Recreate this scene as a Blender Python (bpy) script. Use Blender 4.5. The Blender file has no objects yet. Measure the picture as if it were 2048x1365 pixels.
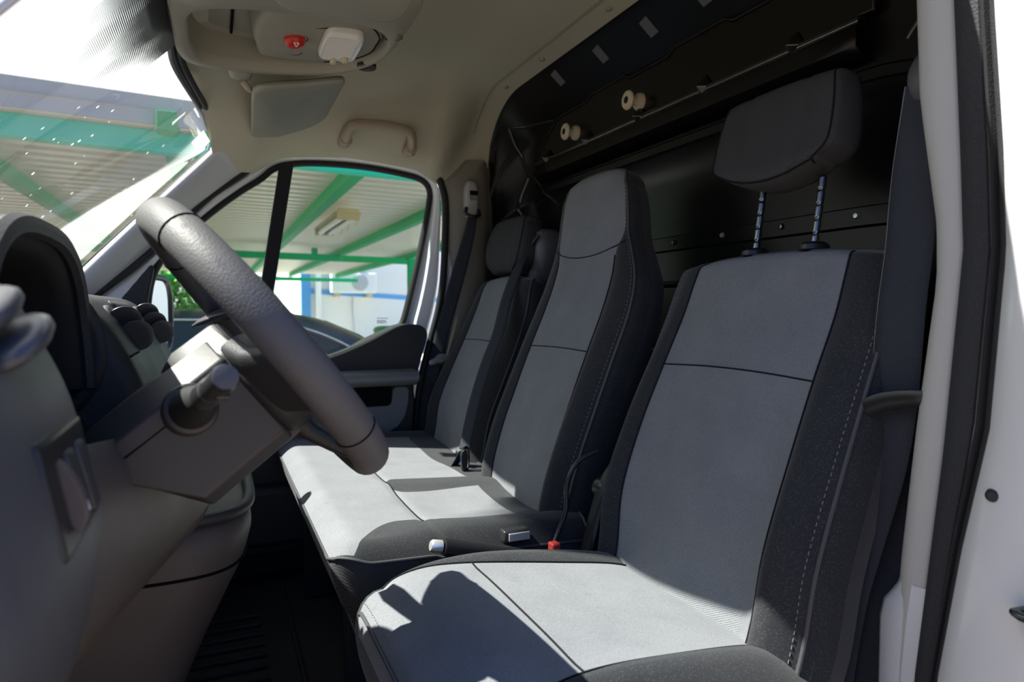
import bpy, math, random
from mathutils import Vector, Matrix

random.seed(7)
SC = bpy.context.scene
COL = SC.collection
R = math.radians
ZC = 1.40            # camera height over the ground; everything below is modelled with z measured from eye level

# ------------------------------------------------------------------ camera, sky, sun, exposure
cam_d = bpy.data.cameras.new('camera')
cam = bpy.data.objects.new('camera', cam_d)
COL.objects.link(cam)
SC.camera = cam
cam_d.sensor_width = 36.0
cam_d.lens = 36.0 * 1365.0 / 2048.0
cam_d.clip_start = 0.02
cam_d.clip_end = 400
cam.location = (0, 0, 0)
PITCH = math.atan((682.5 - 620.0) / 1365.0)
YAW = math.atan((1024.0 - 425.0) / 1365.0 * math.cos(PITCH))
cam.rotation_euler = (math.pi / 2 - PITCH, 0, -YAW)
cam_d.dof.use_dof = True
cam_d.dof.focus_distance = 1.12
cam_d.dof.aperture_fstop = 5.6

world = bpy.data.worlds.new('world')
SC.world = world
world.use_nodes = True
wn = world.node_tree.nodes
wl = world.node_tree.links
wn.clear()
SUN_DIR = Vector((0.735, -0.235, -1.0))
w_out = wn.new('ShaderNodeOutputWorld')
w_bg = wn.new('ShaderNodeBackground')
w_tc = wn.new('ShaderNodeTexCoord')
w_sep = wn.new('ShaderNodeSeparateXYZ')
w_ramp = wn.new('ShaderNodeValToRGB')
wl.new(w_tc.outputs['Generated'], w_sep.inputs[0])
wl.new(w_sep.outputs['Z'], w_ramp.inputs[0])
el = w_ramp.color_ramp.elements           # clear sky: pale towards the horizon, deep blue overhead
el[0].position = 0.0
el[0].color = (0.26, 0.42, 0.76, 1)
el[1].position = 0.8
el[1].color = (0.09, 0.23, 0.66, 1)
e = w_ramp.color_ramp.elements.new(0.25)
e.color = (0.16, 0.34, 0.80, 1)
w_dot = wn.new('ShaderNodeVectorMath')    # white glow added to the sky ahead of the van and over the carport
w_dot.operation = 'DOT_PRODUCT'
w_dot.inputs[1].default_value = tuple(Vector((-0.55, 0.70, 0.45)).normalized())
wl.new(w_tc.outputs['Generated'], w_dot.inputs[0])
w_mr = wn.new('ShaderNodeMapRange')
w_mr.interpolation_type = 'SMOOTHSTEP'
w_mr.inputs[1].default_value = 0.25
w_mr.inputs[2].default_value = 0.80
wl.new(w_dot.outputs['Value'], w_mr.inputs[0])
w_mix = wn.new('ShaderNodeMix')
w_mix.data_type = 'RGBA'
w_mix.inputs[7].default_value = (1.5, 1.5, 1.48, 1)
wl.new(w_mr.outputs[0], w_mix.inputs[0])
wl.new(w_ramp.outputs[0], w_mix.inputs[6])
wl.new(w_mix.outputs[2], w_bg.inputs['Color'])
w_bg.inputs['Strength'].default_value = 0.60
wl.new(w_bg.outputs[0], w_out.inputs[0])

sun_d = bpy.data.lights.new('sun', 'SUN')
sun = bpy.data.objects.new('sun', sun_d)
COL.objects.link(sun)
sun_d.energy = 7.5
sun_d.color = (1.0, 0.95, 0.87)
sun_d.angle = R(0.53)
sun.rotation_euler = SUN_DIR.to_track_quat('-Z', 'Y').to_euler()

SC.view_settings.view_transform = 'Standard'
SC.view_settings.look = 'None'
SC.view_settings.exposure = 1.05
SC.view_settings.gamma = 1.0
SC.view_settings.use_curve_mapping = False

# ------------------------------------------------------------------ materials
def srgb(r, g, b):
    f = lambda c: (c / 12.92 if c <= 0.04045 else ((c + 0.055) / 1.055) ** 2.4)
    return (f(r / 255.0), f(g / 255.0), f(b / 255.0), 1)

def base_mat(name, col, rough=0.5, metal=0.0, spec=0.5, sheen=0.0, coat=0.0):
    m = bpy.data.materials.new(name)
    m.use_nodes = True
    p = m.node_tree.nodes['Principled BSDF']
    p.inputs['Base Color'].default_value = col
    p.inputs['Roughness'].default_value = rough
    p.inputs['Metallic'].default_value = metal
    p.inputs['Specular IOR Level'].default_value = spec
    if sheen:
        p.inputs['Sheen Weight'].default_value = sheen
        p.inputs['Sheen Roughness'].default_value = 0.4
    if coat:
        p.inputs['Coat Weight'].default_value = coat
        p.inputs['Coat Roughness'].default_value = 0.08
    return m

def N(m, t):
    return m.node_tree.nodes.new(t)

def L(m, a, b):
    m.node_tree.links.new(a, b)

def plastic(name, col, rough=0.55, grain=900.0, bump=0.12, spec=0.4, vary=0.12):
    """moulded plastic with a fine leather grain"""
    m = base_mat(name, col, rough, spec=spec)
    p = m.node_tree.nodes['Principled BSDF']
    tc = N(m, 'ShaderNodeTexCoord')
    v = N(m, 'ShaderNodeTexVoronoi')
    v.inputs['Scale'].default_value = grain
    L(m, tc.outputs['Object'], v.inputs['Vector'])
    b = N(m, 'ShaderNodeBump')
    b.inputs['Strength'].default_value = bump
    b.inputs['Distance'].default_value = 0.002
    L(m, v.outputs['Distance'], b.inputs['Height'])
    L(m, b.outputs[0], p.inputs['Normal'])
    n = N(m, 'ShaderNodeTexNoise')
    n.inputs['Scale'].default_value = 9.0
    n.inputs['Detail'].default_value = 6.0
    L(m, tc.outputs['Object'], n.inputs['Vector'])
    mr = N(m, 'ShaderNodeMapRange')
    mr.inputs[3].default_value = rough - vary
    mr.inputs[4].default_value = rough + vary
    L(m, n.outputs[0], mr.inputs[0])
    L(m, mr.outputs[0], p.inputs['Roughness'])
    return m

def fabric(name, col, col2, period=0.0028, bump=0.4, fuzz=0.0, speck=0.0):
    """twill weave: fine diagonal ribs plus thread noise"""
    m = base_mat(name, col, 0.9, spec=0.15, sheen=fuzz)
    p = m.node_tree.nodes['Principled BSDF']
    tc = N(m, 'ShaderNodeTexCoord')
    mp = N(m, 'ShaderNodeMapping')
    mp.inputs['Rotation'].default_value = (0.3, 0.2, 0.5)
    L(m, tc.outputs['Object'], mp.inputs['Vector'])
    w = N(m, 'ShaderNodeTexWave')
    w.bands_direction = 'DIAGONAL'
    w.inputs['Scale'].default_value = 2 * math.pi / (10 * period) * 0.6
    w.inputs['Distortion'].default_value = 0.5
    w.inputs['Detail'].default_value = 1.0
    w.inputs['Detail Scale'].default_value = 3.0
    L(m, mp.outputs[0], w.inputs['Vector'])
    n = N(m, 'ShaderNodeTexNoise')
    n.inputs['Scale'].default_value = 420.0
    n.inputs['Detail'].default_value = 3.0
    L(m, tc.outputs['Object'], n.inputs['Vector'])
    n2 = N(m, 'ShaderNodeTexNoise')
    n2.inputs['Scale'].default_value = 14.0
    n2.inputs['Detail'].default_value = 8.0
    L(m, tc.outputs['Object'], n2.inputs['Vector'])
    add = N(m, 'ShaderNodeMath')
    add.operation = 'MULTIPLY_ADD'
    add.inputs[1].default_value = 0.55
    L(m, w.outputs['Fac'], add.inputs[0])
    L(m, n.outputs[0], add.inputs[2])
    add2 = N(m, 'ShaderNodeMath')
    add2.operation = 'MULTIPLY_ADD'
    add2.inputs[1].default_value = 0.5
    L(m, n2.outputs[0], add2.inputs[0])
    L(m, add.outputs[0], add2.inputs[2])
    mr = N(m, 'ShaderNodeMapRange')
    mr.inputs[1].default_value = 0.45
    mr.inputs[2].default_value = 1.55
    L(m, add2.outputs[0], mr.inputs[0])
    mx = N(m, 'ShaderNodeMix')
    mx.data_type = 'RGBA'
    mx.inputs[6].default_value = col
    mx.inputs[7].default_value = col2
    L(m, mr.outputs[0], mx.inputs[0])
    last = mx.outputs[2]
    if speck:                      # pale flecks painted into the colour as sheen sparkles
        v = N(m, 'ShaderNodeTexVoronoi')
        v.inputs['Scale'].default_value = 330.0
        L(m, tc.outputs['Object'], v.inputs['Vector'])
        lt = N(m, 'ShaderNodeMath')
        lt.operation = 'LESS_THAN'
        lt.inputs[1].default_value = 0.24
        L(m, v.outputs['Distance'], lt.inputs[0])
        mu = N(m, 'ShaderNodeMath')
        mu.operation = 'MULTIPLY'
        mu.inputs[1].default_value = speck
        L(m, lt.outputs[0], mu.inputs[0])
        mx2 = N(m, 'ShaderNodeMix')
        mx2.data_type = 'RGBA'
        mx2.inputs[7].default_value = (0.3, 0.29, 0.26, 1)
        L(m, mu.outputs[0], mx2.inputs[0])
        L(m, last, mx2.inputs[6])
        last = mx2.outputs[2]
    L(m, last, p.inputs['Base Color'])
    b = N(m, 'ShaderNodeBump')
    b.inputs['Strength'].default_value = bump
    b.inputs['Distance'].default_value = 0.001
    L(m, add.outputs[0], b.inputs['Height'])
    L(m, b.outputs[0], p.inputs['Normal'])
    return m

def glass(name, tint=(1, 1, 1, 1), gloss=0.9, dirt=0.0):
    m = bpy.data.materials.new(name)
    m.use_nodes = True
    nt = m.node_tree
    nt.nodes.clear()
    o = N(m, 'ShaderNodeOutputMaterial')
    t = N(m, 'ShaderNodeBsdfTransparent')
    t.inputs[0].default_value = tint
    g = N(m, 'ShaderNodeBsdfGlossy')
    g.inputs['Roughness'].default_value = 0.02
    fr = N(m, 'ShaderNodeFresnel')
    fr.inputs[0].default_value = 1.45
    mu = N(m, 'ShaderNodeMath')
    mu.operation = 'MULTIPLY'
    mu.inputs[1].default_value = gloss
    L(m, fr.outputs[0], mu.inputs[0])
    mx = N(m, 'ShaderNodeMixShader')
    L(m, mu.outputs[0], mx.inputs[0])
    L(m, t.outputs[0], mx.inputs[1])
    L(m, g.outputs[0], mx.inputs[2])
    last = mx.outputs[0]
    if dirt:
        tc = N(m, 'ShaderNodeTexCoord')
        mp = N(m, 'ShaderNodeMapping')
        mp.inputs['Scale'].default_value = (1.0, 1.0, 0.45)
        L(m, tc.outputs['Object'], mp.inputs['Vector'])
        v = N(m, 'ShaderNodeTexVoronoi')
        v.inputs['Scale'].default_value = 38.0
        v.inputs['Randomness'].default_value = 1.0
        L(m, mp.outputs[0], v.inputs['Vector'])
        lt = N(m, 'ShaderNodeMath')
        lt.operation = 'LESS_THAN'
        lt.inputs[1].default_value = 0.13
        L(m, v.outputs['Distance'], lt.inputs[0])
        n = N(m, 'ShaderNodeTexNoise')
        n.inputs['Scale'].default_value = 5.0
        n.inputs['Detail'].default_value = 5.0
        L(m, tc.outputs['Object'], n.inputs['Vector'])
        gt = N(m, 'ShaderNodeMapRange')
        gt.inputs[1].default_value = 0.5
        gt.inputs[2].default_value = 0.62
        gt.inputs[4].default_value = 0.75
        L(m, n.outputs[0], gt.inputs[0])
        mm = N(m, 'ShaderNodeMath')
        mm.operation = 'MULTIPLY'
        L(m, lt.outputs[0], mm.inputs[0])
        L(m, gt.outputs[0], mm.inputs[1])
        film = N(m, 'ShaderNodeMath')
        film.operation = 'MULTIPLY_ADD'
        film.inputs[1].default_value = dirt
        film.inputs[2].default_value = dirt * 0.05
        L(m, mm.outputs[0], film.inputs[0])
        d = N(m, 'ShaderNodeBsdfTranslucent')
        d.inputs[0].default_value = (0.85, 0.85, 0.82, 1)
        mx2 = N(m, 'ShaderNodeMixShader')
        L(m, film.outputs[0], mx2.inputs[0])
        L(m, last, mx2.inputs[1])
        L(m, d.outputs[0], mx2.inputs[2])
        last = mx2.outputs[0]
    L(m, last, o.inputs[0])
    return m

M = {}
M['headliner'] = plastic('headliner_cloth', (0.50, 0.475, 0.37, 1), 0.95, 700, 0.25, 0.05, 0.02)
M['beige_plastic'] = plastic('beige_plastic', (0.32, 0.305, 0.245, 1), 0.55, 1100, 0.06, 0.3)
M['beige_visor'] = plastic('visor_vinyl', (0.29, 0.285, 0.235, 1), 0.6, 900, 0.1, 0.3)
M['handle_beige'] = plastic('handle_beige', (0.42, 0.36, 0.28, 1), 0.5, 1100, 0.04, 0.3)
M['dark_gap'] = base_mat('dark_gap', (0.006, 0.006, 0.007, 1), 0.9, spec=0.1)
M['dash'] = plastic('dash_plastic', (0.030, 0.031, 0.035, 1), 0.48, 700, 0.28, 0.45)
M['dash_top'] = plastic('dash_top_grain', (0.05, 0.053, 0.06, 1), 0.5, 260, 0.5, 0.45)
for n_ in M['dash_top'].node_tree.nodes:
    if n_.type == 'TEX_VORONOI':
        n_.inputs['Randomness'].default_value = 0.0
M['dash_mid'] = plastic('dash_lower_plastic', (0.088, 0.073, 0.064, 1), 0.5, 900, 0.12, 0.4)
M['dash_grey'] = plastic('dash_grey_plastic', (0.066, 0.066, 0.070, 1), 0.45, 900, 0.12, 0.45)
M['tower_grey'] = plastic('tower_grey', (0.12, 0.125, 0.135, 1), 0.45, 900, 0.1, 0.4)
M['column'] = plastic('column_plastic', (0.038, 0.037, 0.039, 1), 0.42, 1200, 0.1, 0.45)
M['black_smooth'] = base_mat('black_plastic', (0.014, 0.014, 0.016, 1), 0.35, spec=0.45)
M['black_matte'] = plastic('black_matte', (0.018, 0.018, 0.02, 1), 0.7, 900, 0.12, 0.3)
M['stalk'] = base_mat('stalk_plastic', (0.028, 0.028, 0.03, 1), 0.28, spec=0.5)
M['vent'] = base_mat('vent_plastic', (0.06, 0.06, 0.065, 1), 0.32, spec=0.5)
M['wheel'] = plastic('wheel_grip', (0.085, 0.083, 0.084, 1), 0.55, 420, 0.14, 0.4, .05)
M['bulkhead'] = base_mat('black_painted_metal', (0.0045, 0.0045, 0.0047, 1), 0.33, spec=0.28)
M['bulk_glint'] = base_mat('black_edge_glint', (0.016, 0.016, 0.016, 1), 0.22, spec=0.7)  # bulkhead black lightened and glossed so edges carry a painted highlight
M['bulk_panel'] = base_mat('black_hardboard', (0.005, 0.005, 0.005, 1), 0.26, spec=0.36)
M['cream_plastic'] = base_mat('cream_plastic', (0.55, 0.50, 0.36, 1), 0.4)
M['white_paint'] = base_mat('white_paint', (0.56, 0.575, 0.59, 1), 0.3, spec=0.5, coat=0.5)
M['frame_paint'] = base_mat('door_frame_paint', (0.80, 0.83, 0.85, 1), 0.42, spec=0.5)
M['pillar_grey'] = plastic('pillar_grey', (0.40, 0.40, 0.385, 1), 0.6, 900, 0.1, 0.3)
M['apillar'] = plastic('apillar_grey', (0.52, 0.535, 0.54, 1), 0.42, 900, 0.15, 0.45)
M['bpillar'] = plastic('bpillar_grey', (0.22, 0.21, 0.175, 1), 0.5, 900, 0.1, 0.35)
M['rubber'] = plastic('rubber_seal', (0.016, 0.016, 0.018, 1), 0.6, 500, 0.2, 0.4)
M['velvet_seal'] = plastic('flocked_seal', (0.035, 0.036, 0.042, 1), 0.8, 420, 0.6, 0.25)
M['door_black'] = plastic('door_trim_black', (0.022, 0.024, 0.026, 1), 0.5, 900, 0.15, 0.4)
M['door_grey'] = plastic('door_trim_grey', (0.17, 0.18, 0.185, 1), 0.55, 900, 0.12, 0.35)
M['floor'] = plastic('floor_rubber', (0.014, 0.015, 0.018, 1), 0.65, 300, 0.4, 0.3)
M['insert'] = fabric('grey_twill', (0.10, 0.107, 0.12, 1), (0.225, 0.235, 0.25, 1), 0.0026, 0.5, 0.15)
M['bolster'] = fabric('black_knit', (0.014, 0.016, 0.019, 1), (0.034, 0.036, 0.039, 1), 0.0016, 0.3, 0.22, 0.12)
M['seat_side'] = fabric('dark_mesh_cloth', (0.030, 0.032, 0.037, 1), (0.070, 0.072, 0.075, 1), 0.003, 0.35, 0.1)
M['headrest'] = fabric('headrest_vinyl', (0.036, 0.037, 0.039, 1), (0.056, 0.058, 0.061, 1), 0.003, 0.25, 0.0)
M['piping'] = base_mat('piping', (0.045, 0.047, 0.052, 1), 0.6)
M['thread'] = base_mat('stitch_thread', (0.16, 0.16, 0.165, 1), 0.8)
M['seam'] = base_mat('seam_dark', (0.012, 0.012, 0.014, 1), 0.9, spec=0.1)  # dark colour of seams and dark stitching
M['webbing'] = fabric('belt_webbing', (0.022, 0.026, 0.034, 1), (0.04, 0.044, 0.053, 1), 0.0022, 0.4, 0.0)
M['chrome'] = base_mat('satin_metal', (0.66, 0.67, 0.68, 1), 0.32, metal=0.7)
M['steel_dark'] = base_mat('dark_steel', (0.16, 0.17, 0.19, 1), 0.25, metal=1.0)
M['red_button'] = base_mat('red_plastic', (0.52, 0.022, 0.014, 1), 0.35)
M['buckle_red'] = base_mat('buckle_red', (0.6, 0.06, 0.05, 1), 0.4)
M['white_mark'] = base_mat('white_print', (0.8, 0.8, 0.8, 1), 0.6)
M['lens'] = base_mat('lamp_lens', (0.74, 0.74, 0.71, 1), 0.2, spec=0.5)
M['sticker'] = None
M['ws_glass'] = glass('windshield_glass', (0.93, 0.97, 0.955, 1), 0.4, 0.32)
M['door_glass'] = glass('door_glass', (0.86, 0.95, 0.90, 1), 0.45, 0.05)
M['green'] = base_mat('green_paint', (0.004, 0.42, 0.15, 1), 0.5, spec=0.3)
M['teal'] = base_mat('teal_paint', (0.003, 0.62, 0.42, 1), 0.4)
def sheet_mat(name='ribbed_roof_sheet', col=(0.70, 0.67, 0.57, 1), tr=0.03, met=0.5):
    m = base_mat(name, col, 0.38, metal=met)
    p = m.node_tree.nodes['Principled BSDF']
    o = m.node_tree.nodes['Material Output']
    t = N(m, 'ShaderNodeBsdfTranslucent')
    t.inputs[0].default_value = col
    mx = N(m, 'ShaderNodeMixShader')
    mx.inputs[0].default_value = tr
    L(m, p.outputs[0], mx.inputs[1])
    L(m, t.outputs[0], mx.inputs[2])
    L(m, mx.outputs[0], o.inputs[0])
    return m
M['roof_sheet'] = sheet_mat()
M['sticker'] = sheet_mat('paper_sticker', (0.9, 0.9, 0.88, 1), 0.5, 0.0)
M['grey_sheet'] = base_mat('grey_flashing', (0.50, 0.52, 0.52, 1), 0.5, metal=0.2)
M['car_paint'] = base_mat('grey_car_paint', (0.05, 0.053, 0.055, 1), 0.3, spec=0.5, coat=0.8)
M['car_glass'] = base_mat('dark_car_glass', (0.028, 0.042, 0.040, 1), 0.12, spec=0.3)
M['car_rubber'] = base_mat('car_rubber', (0.01, 0.01, 0.01, 1), 0.7)
M['wall_white'] = base_mat('white_wall', (0.80, 0.80, 0.78, 1), 0.85)
M['wall_tan'] = base_mat('tan_wall', (0.42, 0.36, 0.24, 1), 0.9)
M['blue_paint'] = base_mat('blue_paint', (0.10, 0.36, 0.75, 1), 0.5)
M['pipe_white'] = base_mat('white_pipe', (0.85, 0.85, 0.83, 1), 0.5)
M['fixture'] = base_mat('yellowed_plastic', (0.62, 0.54, 0.33, 1), 0.45)
M['tube'] = base_mat('white_tube', (0.85, 0.85, 0.82, 1), 0.3)
M['bin_tan'] = base_mat('bin_tan', (0.50, 0.35, 0.14, 1), 0.5)
M['bin_green'] = base_mat('bin_green', (0.02, 0.30, 0.16, 1), 0.5)
M['mirror'] = base_mat('mirror_face', (0.9, 0.92, 0.93, 1), 0.02, metal=1.0)

def leaf_mat():
    m = base_mat('leaves', (0.06, 0.22, 0.02, 1), 0.4, spec=0.5)
    p = m.node_tree.nodes['Principled BSDF']
    tc = N(m, 'ShaderNodeTexCoord')
    n = N(m, 'ShaderNodeTexNoise')
    n.inputs['Scale'].default_value = 6
    L(m, tc.outputs['Object'], n.inputs['Vector'])
    r = N(m, 'ShaderNodeValToRGB')
    r.color_ramp.elements[0].position = 0.35
    r.color_ramp.elements[0].color = (0.012, 0.10, 0.012, 1)
    r.color_ramp.elements[1].position = 0.65
    r.color_ramp.elements[1].color = (0.14, 0.46, 0.03, 1)
    L(m, n.outputs[0], r.inputs[0])
    L(m, r.outputs[0], p.inputs['Base Color'])
    return m
M['leaf'] = leaf_mat()

def ground_mat():
    m = base_mat('concrete_ground', (0.4, 0.38, 0.34, 1), 0.9, spec=0.2)
    p = m.node_tree.nodes['Principled BSDF']
    tc = N(m, 'ShaderNodeTexCoord')
    n = N(m, 'ShaderNodeTexNoise')
    n.inputs['Scale'].default_value = 3
    n.inputs['Detail'].default_value = 10
    L(m, tc.outputs['Object'], n.inputs['Vector'])
    r = N(m, 'ShaderNodeValToRGB')
    r.color_ramp.elements[0].color = (0.20, 0.155, 0.118, 1)
    r.color_ramp.elements[1].color = (0.30, 0.24, 0.185, 1)
    L(m, n.outputs[0], r.inputs[0])
    L(m, r.outputs[0], p.inputs['Base Color'])
    return m
M['ground'] = ground_mat()
M['slab'] = base_mat('bounce_concrete', (0.62, 0.60, 0.54, 1), 0.9, spec=0.2)

def dot_mat():
    """black ceramic print on glass fading out as shrinking dots; u runs 0 (solid) to 1 (clear)"""
    m = bpy.data.materials.new('ceramic_dots')
    m.use_nodes = True
    m.node_tree.nodes.clear()
    o = N(m, 'ShaderNodeOutputMaterial')
    t = N(m, 'ShaderNodeBsdfTransparent')
    d = N(m, 'ShaderNodeBsdfPrincipled')
    d.inputs['Base Color'].default_value = (0.02, 0.025, 0.035, 1)
    d.inputs['Roughness'].default_value = 0.4
    uv = N(m, 'ShaderNodeUVMap')
    uv.uv_map = 'UVMap'
    sep = N(m, 'ShaderNodeSeparateXYZ')
    L(m, uv.outputs[0], sep.inputs[0])
    tc = N(m, 'ShaderNodeTexCoord')
    mp = N(m, 'ShaderNodeMapping')
    mp.inputs['Rotation'].default_value = (0, 0, R(45))
    L(m, tc.outputs['Object'], mp.inputs['Vector'])
    v = N(m, 'ShaderNodeTexVoronoi')
    v.inputs['Scale'].default_value = 380
    v.inputs['Randomness'].default_value = 0.0
    L(m, tc.outputs['Object'], v.inputs['Vector'])
    th = N(m, 'ShaderNodeMapRange')
    th.inputs[1].default_value = 0.12
    th.inputs[2].default_value = 1.0
    th.inputs[3].default_value = 0.86
    th.inputs[4].default_value = 0.18
    L(m, sep.outputs['X'], th.inputs[0])
    lt = N(m, 'ShaderNodeMath')
    lt.operation = 'LESS_THAN'
    L(m, v.outputs['Distance'], lt.inputs[0])
    L(m, th.outputs[0], lt.inputs[1])
    mx = N(m, 'ShaderNodeMixShader')
    L(m, lt.outputs[0], mx.inputs[0])
    L(m, t.outputs[0], mx.inputs[1])
    L(m, d.outputs[0], mx.inputs[2])
    L(m, mx.outputs[0], o.inputs[0])
    return m
M['dots'] = dot_mat()

# ------------------------------------------------------------------ mesh helpers
def mesh(name, V, Fc, mat, parent=None, smooth=40, sub=0, solid=0.0, bev=0.0, seg=2, off=-1.0):
    me = bpy.data.meshes.new(name)
    me.from_pydata([tuple(v) for v in V], [], [tuple(f) for f in Fc])
    me.validate()
    me.materials.append(M[mat] if isinstance(mat, str) else mat)
    if smooth:
        me.polygons.foreach_set('use_smooth', [True] * len(me.polygons))
        me.set_sharp_from_angle(angle=R(smooth))
    o = bpy.data.objects.new(name, me)
    COL.objects.link(o)
    if solid:
        s = o.modifiers.new('solid', 'SOLIDIFY')
        s.thickness = solid
        s.offset = off
    if bev:
        b = o.modifiers.new('bevel', 'BEVEL')
        b.width = bev
        b.segments = seg
        b.limit_method = 'ANGLE'
        b.angle_limit = R(35)
        b.harden_normals = False
    if sub:
        s = o.modifiers.new('sub', 'SUBSURF')
        s.levels = sub
        s.render_levels = sub
    if parent is not None:
        adopt(o, parent)
    return o

def adopt(o, parent):
    o.parent = parent
    o.matrix_parent_inverse = Matrix.Translation(-abs_loc(parent))

def abs_loc(p):
    v = Vector(p.location)
    return v if p.parent is None else v

def empty(name, loc):
    o = bpy.data.objects.new(name, None)
    o.empty_display_size = 0.05
    o.location = loc
    COL.objects.link(o)
    return o

def tag(o, label, cat, group=None, kind=None):
    o['label'] = label
    o['category'] = cat
    if group:
        o['group'] = group
    if kind:
        o['kind'] = kind
    return o

def thing(name, loc, label, cat, group=None, kind=None):
    return tag(empty(name, loc), label, cat, group, kind)

def cr(pts, n, closed=False):
    """Catmull-Rom through pts (tuples of any length), n samples"""
    P = [tuple(p) if hasattr(p, '__len__') else (p,) for p in pts]
    K = len(P)
    seg = K if closed else K - 1
    out = []
    for i in range(n):
        t = i / n * seg if closed else i / (n - 1) * seg
        k = min(int(t), seg - 1)
        f = t - k
        if closed:
            a, b, c, d = P[(k - 1) % K], P[k % K], P[(k + 1) % K], P[(k + 2) % K]
        else:
            a, b, c, d = P[max(k - 1, 0)], P[k], P[min(k + 1, K - 1)], P[min(k + 2, K - 1)]
        out.append(tuple(0.5 * (2 * b[j] + (c[j] - a[j]) * f + (2 * a[j] - 5 * b[j] + 4 * c[j] - d[j]) * f * f
                                + (3 * b[j] - a[j] - 3 * c[j] + d[j]) * f ** 3) for j in range(len(b))))
    return out

def interp(tab, x):
    """piecewise-linear table [(x, y)...]"""
    if x <= tab[0][0]:
        return tab[0][1]
    for (x0, y0), (x1, y1) in zip(tab, tab[1:]):
        if x <= x1:
            return y0 + (y1 - y0) * (x - x0) / (x1 - x0)
    return tab[-1][1]

def sm(t):
    t = max(0.0, min(1.0, t))
    return t * t * (3 - 2 * t)

class MB:
    """collects shapes into one mesh"""
    def __init__(self):
        self.V, self.F = [], []
    def add(self, V, F):
        k = len(self.V)
        self.V += [tuple(v) for v in V]
        self.F += [tuple(i + k for i in f) for f in F]
        return self
    def build(self, name, mat, parent=None, **k):
        return mesh(name, self.V, self.F, mat, parent, **k)

def g_sheet(rows, closed=False):
    n = len(rows[0])
    V = [p for r in rows for p in r]
    F = []
    for i in range(len(rows) - 1):
        for j in range(n if closed else n - 1):
            j2 = (j + 1) % n
            F.append((i * n + j, i * n + j2, (i + 1) * n + j2, (i + 1) * n + j))
    return V, F

def g_loft(rings, cap=True):
    V, F = g_sheet(rings, True)
    n = len(rings[0])
    if cap:
        F.append(tuple(reversed(range(n))))
        F.append(tuple((len(rings) - 1) * n + j for j in range(n)))
    return V, F

def g_tube(path, r, n=10, closed=False, flat=1.0, up=None, cap=True):
    P = [Vector(p) for p in path]
    K = len(P)
    rings = []
    prev = None
    for i in range(K):
        if closed:
            t = P[(i + 1) % K] - P[(i - 1) % K]
        else:
            t = P[min(i + 1, K - 1)] - P[max(i - 1, 0)]
        t.normalize()
        if prev is None:
            a = Vector(up) if up else (Vector((0, 0, 1)) if abs(t.z) < 0.9 else Vector((0, 1, 0)))
        else:
            a = prev
        a = a - t * a.dot(t)
        a.normalize()
        prev = a
        b = t.cross(a)
        rr = r[i] if isinstance(r, (list, tuple)) else r
        rings.append([P[i] + a * (rr * math.cos(2 * math.pi * k / n)) + b * (rr * flat * math.sin(2 * math.pi * k / n)) for k in range(n)])
    if closed:
        V, F = g_sheet(rings, True)
        m = len(rings) - 1
        for j in range(n):
            j2 = (j + 1) % n
            F.append((m * n + j, m * n + j2, j2, j))
        return V, F
    return g_loft(rings, cap)

def g_box(x0, x1, y0, y1, z0, z1):
    V = [(x, y, z) for x in (x0, x1) for y in (y0, y1) for z in (z0, z1)]
    F = [(0, 1, 3, 2), (4, 6, 7, 5), (0, 4, 5, 1), (2, 3, 7, 6), (0, 2, 6, 4), (1, 5, 7, 3)]
    return V, F

def g_prism(poly, y0, y1):
    """poly in (x, z) extruded from y0 to y1"""
    n = len(poly)
    V = [(x, y0, z) for x, z in poly] + [(x, y1, z) for x, z in poly]
    F = [tuple(range(n)), tuple(reversed(range(n, 2 * n)))]
    for i in range(n):
        j = (i + 1) % n
        F.append((i, i + n, j + n, j))
    return V, F

def g_lathe(prof, origin, axis, n=32, flat=(1, 1), side=None):
    """prof [(radius, along)] about axis at origin"""
    ax = Vector(axis).normalized()
    a = Vector(side) if side else (Vector((0, 0, 1)) if abs(ax.z) < 0.9 else Vector((0, 1, 0)))
    a = (a - ax * a.dot(ax)).normalized()
    b = ax.cross(a)
    o = Vector(origin)
    rings = [[o + ax * h + a * (r * flat[0] * math.cos(2 * math.pi * k / n)) + b * (r * flat[1] * math.sin(2 * math.pi * k / n))
              for k in range(n)] for r, h in prof]
    return g_loft(rings)

def g_bar(p, q, w, h, up=(0, 0, 1)):
    """rectangular bar from p to q, w across, h along up"""
    p, q = Vector(p), Vector(q)
    t = (q - p).normalized()
    u = Vector(up)
    u = (u - t * u.dot(t)).normalized()
    s = t.cross(u)
    rings = [[c + s * (a * w / 2) + u * (b * h / 2) for a, b in ((-1, -1), (1, -1), (1, 1), (-1, 1))] for c in (p, q)]
    return g_loft(rings)

def tube(name, path, r, mat, parent=None, **k):
    V, F = g_tube(path, r, **k)
    return mesh(name, V, F, mat, parent)

def box(name, x0, x1, y0, y1, z0, z1, mat, parent=None, bev=0.004, **k):
    V, F = g_box(x0, x1, y0, y1, z0, z1)
    return mesh(name, V, F, mat, parent, bev=bev, **k)

def ribbon(name, path, wvecs, mat, parent=None, thick=0.0014):
    rows = []
    for p, w in zip(path, wvecs):
        p, w = Vector(p), Vector(w)
        rows.append([p - w, p - w * 0.5, p, p + w * 0.5, p + w])
    V, F = g_sheet(rows)
    return mesh(name, V, F, mat, parent, solid=thick, off=0)

def superq(n, p, a=1.0, b=1.0):
    """closed superellipse ring of n points"""
    out = []
    for k in range(n):
        t = 2 * math.pi * k / n
        c, s = math.cos(t), math.sin(t)
        out.append((a * math.copysign(abs(c) ** (2.0 / p), c), b * math.copysign(abs(s) ** (2.0 / p), s)))
    return out

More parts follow.
